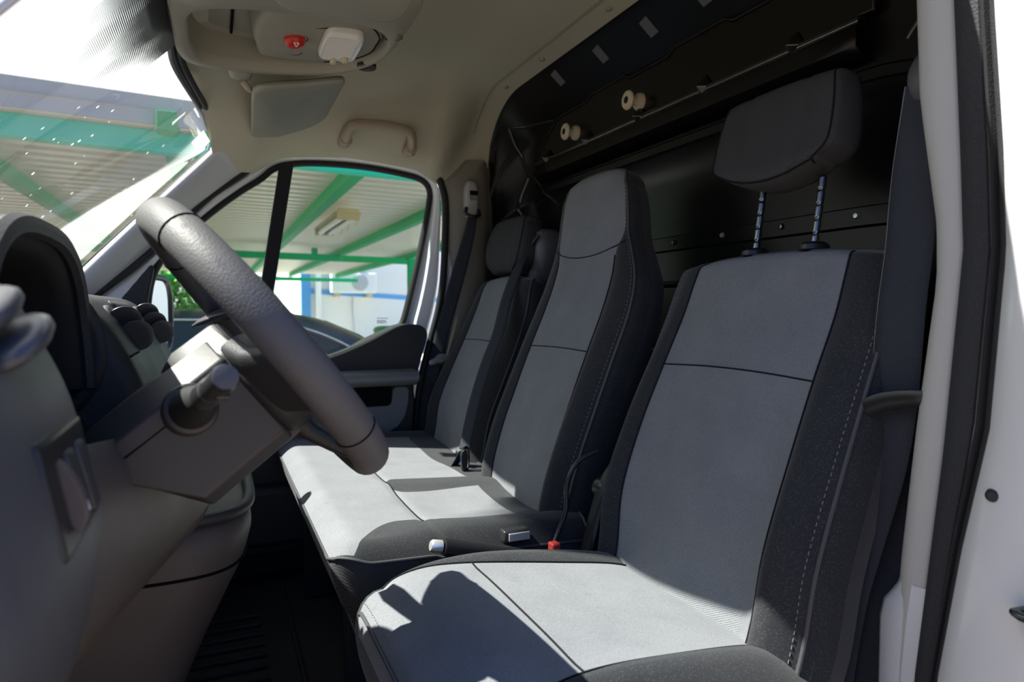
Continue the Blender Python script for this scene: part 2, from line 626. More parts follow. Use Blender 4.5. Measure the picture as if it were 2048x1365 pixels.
# ------------------------------------------------------------------ padded seat parts
class Pad:
    """upholstered pad lofted along stations. station = dict(x, z, dx, dz, T, Tb, W, y, qi, bump); built as insert, two bolsters and a shell"""
    NB, NI, NK = 8, 14, 12

    def __init__(self, keys, n, e0, e1, cap0=(0.02, 0.02), cap1=(0.04, 0.05), sq=4.0, sagz=0.0):
        names = ('x', 'z', 'dx', 'dz', 'T', 'Tb', 'W', 'y', 'qi', 'bump')
        rows = cr([tuple(k[a] for a in names) for k in keys], n)
        S = [dict(zip(names, r)) for r in rows]
        def cap(s, ev, rc, rw):
            out = []
            for k in range(1, 7):
                a = k / 6 * math.pi / 2
                c = dict(s)
                c['x'] += ev[0] * rc * math.sin(a)
                c['z'] += ev[1] * rc * math.sin(a)
                f = max(math.cos(a), 0.04)
                c['T'] *= f
                c['Tb'] *= f
                c['bump'] *= f
                c['W'] -= rw * (1 - math.cos(a))
                out.append(c)
            return out
        self.S = list(reversed(cap(S[0], e0, *cap0))) + S + cap(S[-1], e1, *cap1)
        self.ncap = 6
        self.sq, self.sagt = sq, (sagz if isinstance(sagz, list) else [(0, sagz)])
        self.rings = [self.ring(s) for s in self.S]

    def ring(self, s):
        qi, NB, NI, NK = s['qi'], self.NB, self.NI, self.NK
        qs = [-(qi + (1 - qi) * math.sin(math.pi / 2 * j / NB)) for j in range(NB, 0, -1)]
        qs += [-qi + 2 * qi * j / NI for j in range(NI + 1)]
        qs += [qi + (1 - qi) * math.sin(math.pi / 2 * j / NB) for j in range(1, NB + 1)]
        dl = math.hypot(s['dx'], s['dz'])
        dx, dz = s['dx'] / dl, s['dz'] / dl
        pts = []
        for q in qs:
            pts.append(self.front(s, q, dx, dz))
        for j in range(1, NK):
            q = math.cos(math.pi * j / NK)
            dep = -s['Tb'] * (1 - abs(q) ** 4) ** 0.25
            pts.append((s['x'] + dx * dep, s['y'] + s['W'] * q, s['z'] + dz * dep - interp(self.sagt, s['z']) * q * q))
        return pts

    def front(self, s, q, dx=None, dz=None, lift=0.0):
        if dx is None:
            dl = math.hypot(s['dx'], s['dz'])
            dx, dz = s['dx'] / dl, s['dz'] / dl
        a = min(abs(q), 1.0)
        dep = s['T'] * (1 - a ** self.sq) ** (1 / self.sq)
        mid = (1 + s['qi']) / 2 - 0.02
        wd = (1 - s['qi']) * 0.45
        dep += s['bump'] * math.exp(-((a - mid) / wd) ** 2) * (1 - a ** 8)
        dep -= 0.0035 * math.exp(-((a - s['qi']) / 0.03) ** 2)
        dep += lift
        return (s['x'] + dx * dep, s['y'] + s['W'] * q, s['z'] + dz * dep - interp(self.sagt, s['z']) * q * q)

    def build(self, parent, prefix, m_insert='insert', m_bol='bolster', m_shell='seat_side', one=False, i0=None, i1=None):
        n = len(self.rings[0])
        NB, NI = self.NB, self.NI
        V = [p for r in self.rings for p in r]
        cls = {'a': [], 'l': [], 'r': [], 's': []}
        K = len(self.rings)
        c0 = 0 if i0 is None else i0
        c1 = K if i1 is None else i1
        for i in range(K - 1):
            for j in range(n):
                j2 = (j + 1) % n
                f = (i * n + j, i * n + j2, (i + 1) * n + j2, (i + 1) * n + j)
                if j >= 2 * NB + NI or one:
                    k = 's'
                elif NB <= j < NB + NI:
                    k = 'a'
                else:
                    k = 'l' if j < NB else 'r'
                cls[k].append(f)
        cls['s'].append(tuple(reversed(range(n))))
        cls['s'].append(tuple((K - 1) * n + j for j in range(n)))
        out = {}
        def put(key, faces, name, mat):
            used = sorted({i for f in faces for i in f})
            mp = {v: k for k, v in enumerate(used)}
            out[key] = mesh(name, [V[i] for i in used], [tuple(mp[i] for i in f) for f in faces], mat, parent, smooth=60)
        if one:
            put('s', cls['s'], prefix, m_shell)
            return out
        put('a', cls['a'], prefix + '_insert', m_insert)
        put('l', cls['l'], prefix + '_bolster', m_bol)
        put('r', cls['r'], prefix + '_bolster', m_bol)
        put('s', cls['s'], prefix + '_shell', m_shell)
        return out

    def outline(self, q=0.985, i0=0, i1=None, lift=0.001):
        """welt running up one edge, over the end cap and down the other edge"""
        K = len(self.S)
        top = K - 3
        P = [self.front(self.S[i], -q, lift=lift) for i in range(i0, top)]
        P += [self.front(self.S[top], -q + 2 * q * j / 16, lift=lift) for j in range(17)]
        P += [self.front(self.S[i], q, lift=lift) for i in range(top - 1, i0 - 1, -1)]
        return P

    def cross(self, i, q0=None, q1=None, lift=0.0005, n=18):
        s = self.S[i]
        a = -s['qi'] if q0 is None else q0
        b = s['qi'] if q1 is None else q1
        return [self.front(s, a + (b - a) * j / n, lift=lift) for j in range(n + 1)]

    def seamline(self, side, lift=0.0008):
        return [self.front(s, side * s['qi'], lift=lift) for s in self.S[2:-2]]

def K(x, z, T, Tb, W, y, qi, bump, d=(-0.96, 0.28)):
    return dict(x=x, z=z, dx=d[0], dz=d[1], T=T, Tb=Tb, W=W, y=y, qi=qi, bump=bump)

# ================================================================== THE CAB SHELL
YM = 1.38            # centre line of the van

XF = [(0, -.065), (.32, -.056), (.54, -.019), (.65, .0), (.72, .008), (.76, .02), (.83, .11)]
Z0 = [(-.07, .54), (0, .565), (.1, .60), (.3, .645), (.6, .685), (.82, .685), (.87, .68)]
ZE = [(0, .40), (.11, .40), (.2, .462), (.4, .480), (.617, .460), (.685, .420), (.75, .41), (.87, .45)]

def ceil_z(x, y):
    h = abs(y - YM)
    h0 = 0.40 + 0.17 * sm((x - .45) / .4)
    w = sm((h - h0) / (.82 - h0)) ** (1.3 if x < .5 else 1.3 - .3 * sm((x - .5) / .3))
    u = max(0.0, min(1.0, (h - .55) / .27))
    w2 = 1 - math.sqrt(1 - u * u)                      # rounder shoulder towards the bulkhead
    f = sm((x - .66) / .16)
    w = w * (1 - f) + w2 * f
    return interp(Z0, x) * (1 - w) + interp(ZE, x) * w

rows, rows2 = [], []
for j in range(57):
    y = .56 + 1.64 * j / 56
    xf = interp(XF, abs(y - YM))
    rows.append([(xf + (.87 - xf) * i / 34, y, ceil_z(xf + (.87 - xf) * i / 34, y)) for i in range(35)])
    y2 = YM + (y - YM) * 1.05
    xs_ = [xf + .03 + (1.2 - xf) * i / 20 for i in range(21)]
    rows2.append([(x, y2, ceil_z(min(x, .87), y) + .06) for x in xs_])
ceiling = mesh('ceiling', *g_sheet(rows), 'headliner', smooth=60)
tag(ceiling, 'beige cloth headliner over the whole cab', 'ceiling', kind='structure')
mesh('roof_skin', *g_sheet(rows2), 'white_paint', ceiling)
g = MB()
g.add(*g_tube([(.80 + .012 * math.sin(k), y, ceil_z(.80, y) - .001) for k, y in ((0, .62 + 1.52 * i / 40) for i in range(41))], .0035, 6))
g.build('headliner_crease', 'beige_visor', ceiling)  # darker bead stands in for the shade of a groove
for y in (1.02, 1.36, 1.70, 1.95):
    z = ceil_z(.835, y)
    mesh('clip_button', *g_lathe([(.0005, -.006), (.006, -.006), (.008, -.002), (.008, .004)], (.835, y, z), (0, 0, 1), 16), 'beige_plastic', ceiling)

floor = mesh('floor', *g_box(-.55, 1.0, .50, 2.26, -.83, -.80), 'floor')
tag(floor, 'black ribbed rubber mat on the cab floor', 'floor', kind='structure')
for k in range(9):
    x = -.02 + .0 * k
    y = 1.42 + .055 * k
    o = mesh('mat_rib', *g_tube([(-.22, y, -.800), (.10, y, -.800)], .009, 8, flat=.7), 'floor', floor)
for x in (.17, ):
    mesh('mat_edge', *g_tube([(x, 1.2, -.80), (x, 2.1, -.80)], .007, 8), 'floor', floor)

# ---- bulkhead behind the seats
BP = [(.87, .69), (.880, .686), (.905, .66), (.965, .60), (.975, .588), (.985, .575), (.990, .46), (.990, .40), (.984, .395), (.984, .378),
      (.992, .372), (1.0, .30), (1.0, .175), (.994, .172), (.994, .142), (1.0, .138), (1.0, .05), (1.0, -.2), (1.0, -.8)]
rows = []
for x, z in BP:
    r = []
    for j in range(65):
        y = .46 + 1.84 * j / 64
        h = abs(y - YM)
        zc = ceil_z(.87, min(max(y, .56), 2.2))
        b = sm((z + .05) / .74)
        c = sm((h - .66) / .20)
        r.append((x - (.10 * c * sm((.69 - z) / .1) if z < .69 else 0), y, z + (zc - .685) * b))
    rows.append(r)
BROWS = rows
wall_rear = mesh('wall_rear', *g_sheet(rows), 'bulkhead', smooth=50)
tag(wall_rear, 'glossy black bulkhead closing the cab behind the seats', 'bulkhead', kind='structure')
# raised upper panel with a notched top edge
top = []
zt, ys = .585, [.80, .93, .955, 1.10, 1.125, 1.29, 1.315, 1.47, 1.495, 1.66, 1.685, 1.80]
for i, y in enumerate(ys):
    top.append((y, .592 if (i // 2) % 2 == 0 else .580))
poly = [(.78, .474), (.78, .56)] + top[1:] + [(1.87, .575), (2.00, .492), (2.005, .474)]
V = [(.968, y, z) for y, z in poly] + [(.992, y, z) for y, z in poly]
n = len(poly)
F = [tuple(reversed(range(n))), tuple(range(n, 2 * n))] + [(i, (i + 1) % n, (i + 1) % n + n, i + n) for i in range(n)]
bp_ = mesh('upper_panel', V, F, 'bulk_panel', wall_rear, smooth=30, bev=.004)
lip = [(.964, .80 + 1.20 * k / 40, .466) for k in range(41)]
tube('panel_lip', lip, .009, 'bulk_glint', wall_rear, n=10)
rr = [[(.968, y, .466), (.955, y, .452), (.955, y, .425), (.985, y, .405)] for y in [.80 + 1.19 * k / 12 for k in range(13)]]
mesh('lip_skirt', *g_sheet(rr), 'bulkhead', wall_rear, solid=.004, smooth=50)
for y in (.935, 1.18, 1.42, 1.67, 1.915):
    V = [(.962, y - .020, .468), (.962, y + .020, .468), (.968, y, .500), (.938, y, .470), (.964, y, .444)]
    F = [(0, 3, 2), (3, 1, 2), (0, 4, 3), (3, 4, 1), (0, 2, 4), (1, 4, 2)]
    mesh('lip_gusset', V, F, 'bulk_glint', wall_rear, smooth=0, bev=.002)
# strip added as a painted highlight on the panel's notched top and slanted end
tube('panel_edge_glint', [(.966, y, z) for y, z in [(.80, .592)] + top[1:] + [(1.87, .575), (2.00, .492)]], .0022, 'bulk_glint', wall_rear, n=6)
for y, sc in ((1.425, 1.0), (1.745, 1.0)):
    prof = [(.0085, .0), (.012, .0), (.021, .001), (.0235, .005), (.021, .010), (.011, .012), (.0105, .028), (.019, .031), (.021, .036), (.021, .045)]
    mesh('coat_knob', *g_lathe(prof, (.926, y, .508), (1, 0, 0), 32), 'cream_plastic', wall_rear)
    mesh('knob_hole', *g_lathe([(.0002, -.0006), (.0085, -.0006), (.0085, .004)], (.926, y, .508), (1, 0, 0), 24), 'bulkhead', wall_rear)
for k in range(9):
    y = .66 + .165 * k
    mesh('rivet', *g_lathe([(.0003, -.004), (.004, -.0035), (.006, 0), (.006, .003)], (.993, y, .158), (1, 0, 0), 12), 'chrome' if k % 2 else 'steel_dark', wall_rear)
def bulk_x(y, z):
    """x of the bulkhead sheet at (y, z)"""
    t = max(0.0, min(63.999, (y - .46) / 1.84 * 64))
    j, ft = int(t), t - int(t)
    col_ = [(r[j][2] * (1 - ft) + r[j + 1][2] * ft, r[j][0] * (1 - ft) + r[j + 1][0] * ft) for r in BROWS]
    for (z0, x0), (z1, x1) in zip(col_, col_[1:]):
        if z1 <= z <= z0:
            return x1 + (x0 - x1) * (z - z1) / ((z0 - z1) or 1)
    return col_[0][1]
def rib(pts, r=.011):
    P = [(bulk_x(y, z) + .0055, y, z) for y, z in cr(pts, 26)]
    tube('pressed_rib', P, r * .8, 'bulk_glint', wall_rear, n=10)
for y, z in ((1.32, .642), (1.52, .648), (1.74, .655), (1.14, .64)):
    q = [(bulk_x(y + a, z + b) - .002, y + a, z + b) for a, b in ((-.017, -.016), (.013, -.018), (.019, .012), (-.012, .016))]
    mesh('locking_tab', q, [(0, 1, 2, 3)], 'tower_grey', wall_rear, smooth=0, solid=.004, off=0, bev=.001)
rib([(2.10, .60), (2.11, .53), (2.09, .46), (2.02, .40), (1.95, .35), (1.90, .32)])
rib([(2.08, .60), (2.00, .595), (1.90, .585)], .009)
rib([(2.09, .44), (2.12, .36), (2.10, .28), (2.02, .22)], .012)
rib([(.72, .56), (.70, .48), (.74, .42)], .009)
for z in (.06, -.10):
    tube('pressed_rib', [(1.0, .75, z), (1.0, 1.9, z)], .008, 'bulkhead', wall_rear, n=8)

# ---- front wall under the dashboard and passenger side body wall
wall_front = mesh('wall_front', *g_box(-.60, -.56, .46, 2.28, -.83, -.06), 'black_matte')
tag(wall_front, 'black firewall closing the footwell under the dashboard', 'firewall', kind='structure')

wall_right = mesh('wall_right', *g_box(-.58, 1.0, 2.17, 2.29, -.86, -.70), 'black_matte', bev=.01)
tag(wall_right, 'black door sill under the passenger door', 'door sill', kind='structure')

# ------------------------------------------------------------------ passenger door
A_OUT = [(-.176, -.16), (-.176, -.10), (-.170, .03), (-.145, .125), (-.075, .215), (.012, .298), (.085, .358), (.141, .398), (.185, .436),
         (.25, .455), (.33, .462), (.42, .463), (.50, .459), (.58, .450), (.635, .440), (.665, .424), (.678, .396), (.675, .36),
         (.665, .304), (.648, .22), (.629, .135), (.606, .045), (.584, -.034), (.567, -.056), (.542, -.064), (.46, -.10), (.377, -.142),
         (.26, -.18), (.10, -.19)]
A2 = cr(A_OUT, 110, True)
YG = 2.25
door = thing('door_1', (.2, 2.22, -.76), 'closed passenger door with black trim and a white painted window frame', 'door', kind='structure')
# painted window frame: inner edge A, outer edge B
def outer_of(x, z):
    return None
Bc = [(-.40, -.03), (-.30, .03), (-.16, .150), (-.075, .245), (-.001, .322), (.06, .372), (.11, .412), (.15, .450), (.196, .477), (.28, .490), (.406, .496),
      (.52, .489), (.617, .476), (.662, .458), (.688, .432), (.704, .39), (.711, .334), (.708, .22), (.701, .101), (.686, .01), (.668, -.06), (.647, -.133),
      (.628, -.21), (.612, -.30), (.60, -.45), (.595, -.74)]
Bs = cr(Bc, 120)
Ac = [(-.30, -.10), (-.22, -.02), (-.145, .125), (-.075, .215), (.012, .298), (.085, .358), (.141, .398), (.185, .436), (.25, .455), (.33, .462), (.42, .463),
      (.50, .459), (.58, .450), (.635, .440), (.665, .424), (.678, .396), (.675, .36), (.665, .304), (.648, .22), (.629, .135), (.606, .045), (.584, -.034),
      (.575, -.10), (.565, -.20), (.56, -.45), (.56, -.74)]
As = cr(Ac, 240)
def near(pts, q):
    return min(pts, key=lambda p: (p[0] - q[0]) ** 2 + (p[1] - q[1]) ** 2)
rows = []
k0 = 0
for i, (bx, bz) in enumerate(Bs):
    best, bd = k0, 1e9
    for k in range(k0, min(k0 + 14, len(As))):
        d = (As[k][0] - bx) ** 2 + (As[k][1] - bz) ** 2
        if d < bd:
            best, bd = k, d
    k0 = best
    ax, az = As[k0]
    r = []
    for t, yy in ((0, 2.248), (.25, 2.236), (.38, 2.214), (.42, 2.206), (.72, 2.200), (.86, 2.203), (1.0, 2.225), (1.0, 2.28)):
        r.append((ax + (bx - ax) * t, yy, az + (bz - az) * t))
    rows.append(r)
mesh('window_frame', *g_sheet(rows), 'frame_paint', door, smooth=35)
tube('glass_seal', [(x, 2.238, z) for x, z in A2], .0125, 'rubber', door, n=10, closed=True, flat=.8, up=(0, 1, 0))
def off_curve(C, d):
    out = []
    for i, p in enumerate(C):
        a, b = C[max(i - 1, 0)], C[min(i + 1, len(C) - 1)]
        tx, tz = b[0] - a[0], b[1] - a[1]
        l = math.hypot(tx, tz) or 1
        out.append((p[0] - tz / l * d, p[1] + tx / l * d))
    return out
Bo = off_curve(Bs, .006)
tube('door_opening_seal', [(x, 2.186, z) for x, z in Bo], .0115, 'rubber', door, n=10, up=(0, 1, 0))
# divider between quarter light and drop glass
mesh('window_divider', *g_prism([(.198, .452), (.240, .458), (.165, .0), (.135, -.19), (.098, -.19), (.125, .0)], 2.226, 2.256), 'black_matte', door, bev=.004)
# mirror sail panel
mesh('mirror_sail', *g_prism([(-.40, -.10), (-.30, .005), (-.165, .138), (-.150, .12), (-.168, .03), (-.172, -.20), (-.40, -.20)], 2.205, 2.262), 'door_black', door, bev=.006)
# lower shell and inner trim
mesh('door_shell', *g_prism([(-.42, -.12), (-.17, -.17), (.08, -.21), (.27, -.20), (.40, -.16), (.54, -.09), (.60, -.08), (.645, -.14), (.612, -.30), (.595, -.76), (-.42, -.76)], 2.235, 2.30), 'frame_paint', door, bev=.008)
wing = cr([(-.40, -.135), (-.1, -.155), (.10, -.175), (.25, -.165), (.35, -.140), (.44, -.103), (.50, -.072), (.54, -.053), (.575, -.046), (.61, -.050), (.630, -.066), (.632, -.095), (.615, -.15), (.598, -.21), (.592, -.225), (.30, -.215), (-.40, -.205)], 70, True)
mesh('upper_trim', *g_prism(wing, 2.125, 2.24), 'door_black', door, smooth=30, bev=.008, seg=3)
mesh('trim_screw_cap', *g_lathe([(.0003, -.002), (.010, -.002), (.0115, .0005), (.0115, .004)], (.600, 2.124, -.078), (0, 1, 0), 24), 'door_black', door)
arm = [(2.235, -.186), (2.13, -.188), (2.075, -.193), (2.062, -.204), (2.066, -.222), (2.10, -.238), (2.235, -.240)]
V, F = g_prism(arm, -.40, .592)
V = [(y, x, z) for x, y, z in V]
F = [tuple(reversed(f)) for f in F]
mesh('armrest', V, F, 'door_grey', door, smooth=40, bev=.006)
mesh('lower_trim', *g_prism([(-.40, -.236), (.592, -.236), (.600, -.30), (.588, -.45), (.57, -.74), (-.40, -.74)], 2.15, 2.24), 'door_black', door, bev=.008)
ins = cr([(.30, -.252), (.375, -.248), (.384, -.262), (.388, -.298), (.398, -.306), (.510, -.306), (.519, -.298), (.524, -.25), (.532, -.244), (.568, -.245), (.577, -.255), (.574, -.30), (.560, -.35), (.53, -.385), (.47, -.40), (.30, -.40), (.0, -.40), (.0, -.252)], 110, True)
ins = [(.0, -.252), (.372, -.252), (.382, -.262), (.386, -.296), (.396, -.306), (.508, -.306), (.518, -.298), (.523, -.254), (.532, -.245), (.566, -.245), (.577, -.256), (.574, -.30), (.562, -.345), (.54, -.375), (.50, -.395), (.44, -.402), (.0, -.402)]
mesh('grey_panel', *g_prism(ins, 2.138, 2.152), 'door_grey', door, bev=.004, smooth=30)
box('handle_recess', .386, .520, 2.142, 2.152, -.306, -.246, 'dark_gap', door, bev=0)
box('door_pocket', -.3, .50, 2.09, 2.16, -.70, -.52, 'door_black', door, bev=.02)

def poly_sheet(name, pts, y, mat, thick):
    n = len(pts)
    V = [(x, y, z) for x, z in pts]
    return mesh(name, V, [tuple(range(n))], mat, None, smooth=0, solid=thick)
ql = [p for p in A2 if p[0] <= .19]
dg = [p for p in A2 if p[0] >= .13]
w3 = poly_sheet('window_3', dg, 2.246, 'door_glass', 0)
tag(w3, 'drop glass of the passenger door behind the black divider bar', 'window', kind='structure')
w2 = poly_sheet('window_2', ql, 2.246, 'door_glass', 0)
tag(w2, 'small quarter glass ahead of the black divider bar on the passenger door', 'window', kind='structure')
# printed glass mark, a few rows of tiny black characters
mk = MB()
random.seed(3)
for row, (z, wid) in enumerate(((-.0290, .030), (-.0365, .028), (-.0405, .030), (-.0445, .024))):
    x = .497
    while x < .497 + wid:
        w = random.uniform(.0008, .0022)
        mk.add(*g_box(x, x + w, 2.2445, 2.2455, z, z + .0022))
        x += w + .0006
for zz, xx in ((-.028, .531), (-.042, .527)):
    mk.add(*g_tube([(xx + .0035 * math.cos(t * .5), 2.245, zz + .0028 * math.sin(t * .5)) for t in range(13)], .0004, 5, closed=False))
mk.build('glass_marking', 'rubber', w3)

# ------------------------------------------------------------------ windshield
WT = [(-.065, 1.38, .540), (-.060, 1.55, .548), (-.056, 1.70, .546), (-.019, 1.92, .530), (.0, 2.03, .518), (.008, 2.10, .485), (.004, 2.13, .460), (-.022, 2.145, .432), (-.152, 2.165, .300),
      (-.308, 2.185, .138), (-.44, 2.20, .0), (-.52, 2.21, -.06)]
full = [(x, 2 * YM - y, z) for x, y, z in reversed(WT[1:])] + WT
fs = cr(full, 121)
bot = [(-.66 + .16 * (abs(y - YM) / .83) ** 2, y, -.075) for y in [2 * YM - 2.21 + 1.66 * k / 120 for k in range(121)]]
rows = [[tuple(fs[i][j] * (1 - t) + bot[i][j] * t for j in range(3)) for i in range(121)] for t in [k / 12 for k in range(13)]]
rows = [[(x - .02 * math.sin(math.pi * min(1, k / 12)), y, z + .02 * math.sin(math.pi * k / 12)) for x, y, z in r] for k, r in enumerate(rows)]
w1 = mesh('window_1', *g_sheet(rows), 'ws_glass', smooth=80)
tag(w1, 'large windshield with rain marks and a dark upper edge', 'windshield', kind='structure')
# black printed border along header and pillar, then the rubber bead
inner = []
for i, p in enumerate(fs):
    q = rows[1][i]
    v = Vector(q) - Vector(p)
    c = Vector((-.38, YM, .2)) - Vector(p)
    c.normalize()
    inner.append(tuple(Vector(p) + (v.normalized() * .6 + c * .6) * (.022 - .012 * sm((abs(p[1] - YM) - .66) / .08))))
b = g_sheet([[(x + .003, y, z - .003) for x, y, z in fs], [(x + .003, y, z - .003) for x, y, z in inner]])
mesh('black_border', *b, 'black_smooth', w1, solid=.002)
tube('header_bead', [(x + .006, y, z - .004) for x, y, z in fs], .008, 'rubber', w1, n=8)
# fading dot print around the mirror base in the middle of the header
rows_d, uvs = [], []
for i in range(25):
    t = i / 24.0
    y = 1.19 + .38 * t
    base = min(fs, key=lambda p: abs(p[1] - y))
    lenr = .19 if t < .62 else .19 - .05 * sm((t - .62) / .2)
    if t > .86:
        lenr *= 1 - .25 * ((t - .86) / .14)
    r = []
    for k in range(9):
        s = k / 8.0
        d = Vector((-.585, 0, -.58)).normalized() * lenr * s
        r.append((base[0] + d.x + .006 - .0, y, base[2] + d.z - .004))
    rows_d.append(r)
V, F = g_sheet(rows_d)
dots = mesh('dotted_shade', V, F, 'dots', w1, smooth=80)
uvl = dots.data.uv_layers.new(name='UVMap')
for poly in dots.data.polygons:
    for li, vi in zip(poly.loop_indices, poly.vertices):
        k = vi % 9
        uvl.data[li].uv = (k / 8.0, (vi // 9) / 24.0)

# cloth wrapped header trim hooks
# ------------------------------------------------------------------ pillars
def two_edge(name, E1, E2, bulge, mat, label, cat, n=40, m=14, bd=(0, -1, 0), skew=1.0):
    a, c = cr(E1, n), cr(E2, n)
    rows = []
    for p, q in zip(a, c):
        r = []
        for k in range(m + 1):
            t = k / m
            bb = bulge * math.sin(math.pi * t ** skew) ** .8
            r.append(tuple(p[j] * (1 - t) + q[j] * t + bd[j] * bb for j in range(3)))
        rows.append(r)
    o = mesh(name, *g_sheet(rows), mat, smooth=60, solid=.004)
    return tag(o, label, cat, kind='structure')

two_edge('trim_1', [(.020, 2.10, .478), (.006, 2.125, .455), (-.012, 2.14, .432), (-.142, 2.16, .298), (-.297, 2.18, .136), (-.44, 2.195, -.02)],
         [(.118, 2.205, .408), (.10, 2.21, .398), (.06, 2.215, .362), (-.06, 2.22, .252), (-.20, 2.225, .10), (-.36, 2.23, -.06)], .055,
         'apillar', 'grey plastic windshield pillar trim on the passenger side', 'pillar trim', bd=(.03, -1.0, .0), skew=.50)
two_edge('trim_4', [(.020, 2 * YM - 2.10, .478), (-.012, 2 * YM - 2.14, .432), (-.142, 2 * YM - 2.16, .298), (-.297, 2 * YM - 2.18, .136), (-.44, 2 * YM - 2.195, -.02)],
         [(.118, 2 * YM - 2.205, .408), (.06, 2 * YM - 2.215, .362), (-.06, 2 * YM - 2.22, .252), (-.20, 2 * YM - 2.225, .10), (-.36, 2 * YM - 2.23, -.06)], .022,
         'apillar', 'grey plastic windshield pillar trim on the driver side', 'pillar trim', bd=(-.15, .85, .35))

# passenger side middle pillar
zs = [.50, .46, .42, .38, .30, .20, .10, .02, -.06, -.14, -.22, -.32, -.50, -.78]
def xb(z):
    return interp(sorted((p[1], p[0]) for p in Bs if p[0] > .585 and p[1] < .44), z)
rows = []
for z in zs:
    x = min(xb(min(z, .42)) + .012, .72) if z < .42 else .70 + (z - .42) * .9
    f = sm((.25 - z) / .3)
    rows.append([(x + .02 * f, 2.20, z), (x + .012 + .02 * f, 2.175, z), (x + .035 + .02 * f, 2.160, z), (x + .075, 2.158, z), (.845, 2.165, z), (.862, 2.185, z), (.93, 2.24, z)])
t2 = mesh('trim_2', *g_sheet(rows), 'bpillar', smooth=60)
tag(t2, 'grey beige pillar trim behind the passenger door, carrying the belt', 'pillar trim', kind='structure')
rows = []
for z in [.425, .40, .36, .30, .22, .16, .10, .05, 0, -.06, -.14, -.22, -.32, -.5, -.78]:
    x = xb(z)
    rows.append([(x + .006, 2.225, z), (x + .012, 2.195, z), (x + .030, 2.176, z), (x + .034, 2.19, z)])
mesh('sill_strip', *g_sheet(rows), 'white_paint', t2, smooth=50)
tube('edge_trim', [(xb(z) + .010, 2.186, z) for z in zs[5:]], .009, 'velvet_seal', t2, n=8)

# driver side middle pillar: trim, flocked seal, rubber lip and the white door shut face
zs = [.55, .45, .353, .239, .15, .095, .033, -.05, -.133, -.21, -.284, -.36, -.45, -.60, -.80]
yin = [(-.80, .556), (-.45, .552), (-.36, .549), (-.284, .544), (-.133, .530), (.033, .511), (.095, .513), (.239, .537), (.353, .544), (.55, .556)]
yout = [(-.80, .532), (-.433, .521), (-.30, .508), (-.155, .494), (.064, .479), (.15, .484), (.334, .497), (.55, .513)]
ysl = [(-.80, .497), (-.401, .472), (-.249, .450), (-.12, .426), (.058, .416), (.15, .421), (.303, .435), (.55, .452)]
wl_rows, t3_rows = [], []
for z in cr(zs, 44):
    z = z[0]
    a, b_, c_ = interp(yin, z), interp(yout, z), interp(ysl, z)
    t3_rows.append([(.93, a + .10, z), (.80, a + .035, z), (.765, a + .012, z), (.742, a - .001, z), (.737, a - .008, z), (.734, (a + b_) / 2, z), (.737, b_ + .004, z), (.742, b_, z), (.76, b_ - .004, z)])
    wl_rows.append([(.752, b_, z), (.735, b_ - .012, z), (.722, c_ + .012, z), (.705, c_ + .002, z), (.697, c_ - .020, z), (.695, c_ - .045, z), (.70, c_ - .075, z), (.712, .335, z), (.735, .318, z), (1.3, .30, z)])
t3 = mesh('trim_3', *g_sheet(t3_rows), 'pillar_grey', smooth=60)
tag(t3, 'light grey pillar trim behind the driver seat at the right', 'pillar trim', kind='structure')
wall_left = mesh('wall_left', *g_sheet(wl_rows), 'white_paint', smooth=60)
tag(wall_left, 'white painted door shut face of the van body at the right edge', 'body pillar', kind='structure')
fl, rb, rb2 = [], [], []
for z in cr(zs, 44):
    z = z[0]
    b_, c_ = interp(yout, z), interp(ysl, z)
    fl.append([(.752, b_ + .001, z), (.733, b_ - .003, z), (.724, b_ * .62 + c_ * .38, z), (.724, b_ * .45 + c_ * .55, z), (.738, b_ * .40 + c_ * .60, z)])
    m1 = b_ * .36 + c_ * .64
    rb.append([(.738, m1 + .003, z), (.722, m1, z), (.710, m1 * .75 + c_ * .25, z), (.706, m1 * .5 + c_ * .5, z), (.712, m1 * .38 + c_ * .62, z), (.704, m1 * .2 + c_ * .8, z), (.703, c_, z), (.712, c_ - .004, z)])
mesh('flocked_seal', *g_sheet(fl), 'velvet_seal', wall_left, smooth=60)
mesh('rubber_lip', *g_sheet(rb), 'rubber', wall_left, smooth=60)
# inner sill flare at the foot of the pillar
sf = cr([(.72, -.325), (.745, -.338), (.765, -.36), (.772, -.40), (.772, -.80), (.70, -.80), (.70, -.34)], 40, True)
rows = []
for z, yi in ((-.318, .545), (-.328, .549), (-.340, .557), (-.352, .566), (-.375, .571), (-.46, .571), (-.80, .575)):
    rows.append([(.80, yi + .012, z), (.748, yi + .004, z), (.738, yi - .006, z), (.734, interp(yout, z) + .012, z), (.738, interp(yout, z), z)])
mesh('sill_flare', *g_sheet(rows), 'white_paint', wall_left, smooth=60)
mesh('bump_stop', *g_lathe([(.0004, -.008), (.004, -.0076), (.0062, -.005), (.0065, 0), (.0065, .012)], (.700, .418, -.182), (.92, .39, 0), 24), 'rubber', wall_left)
st = MB()
st.add(*g_box(.692, .706, .350, .378, -.315, -.238))
st.build('striker_plate', 'steel_dark', wall_left, bev=.004)
tube('striker_pin', [(.700, .384, -.284), (.684, .386, -.284), (.680, .378, -.284), (.680, .35, -.284)], .0045, 'steel_dark', wall_left, n=10)
sill = mesh('trim_5', *g_box(-.55, .76, .44, .57, -.86, -.79), 'black_matte', bev=.01)
tag(sill, 'black step edge at the foot of the open driver doorway', 'door sill', kind='structure')

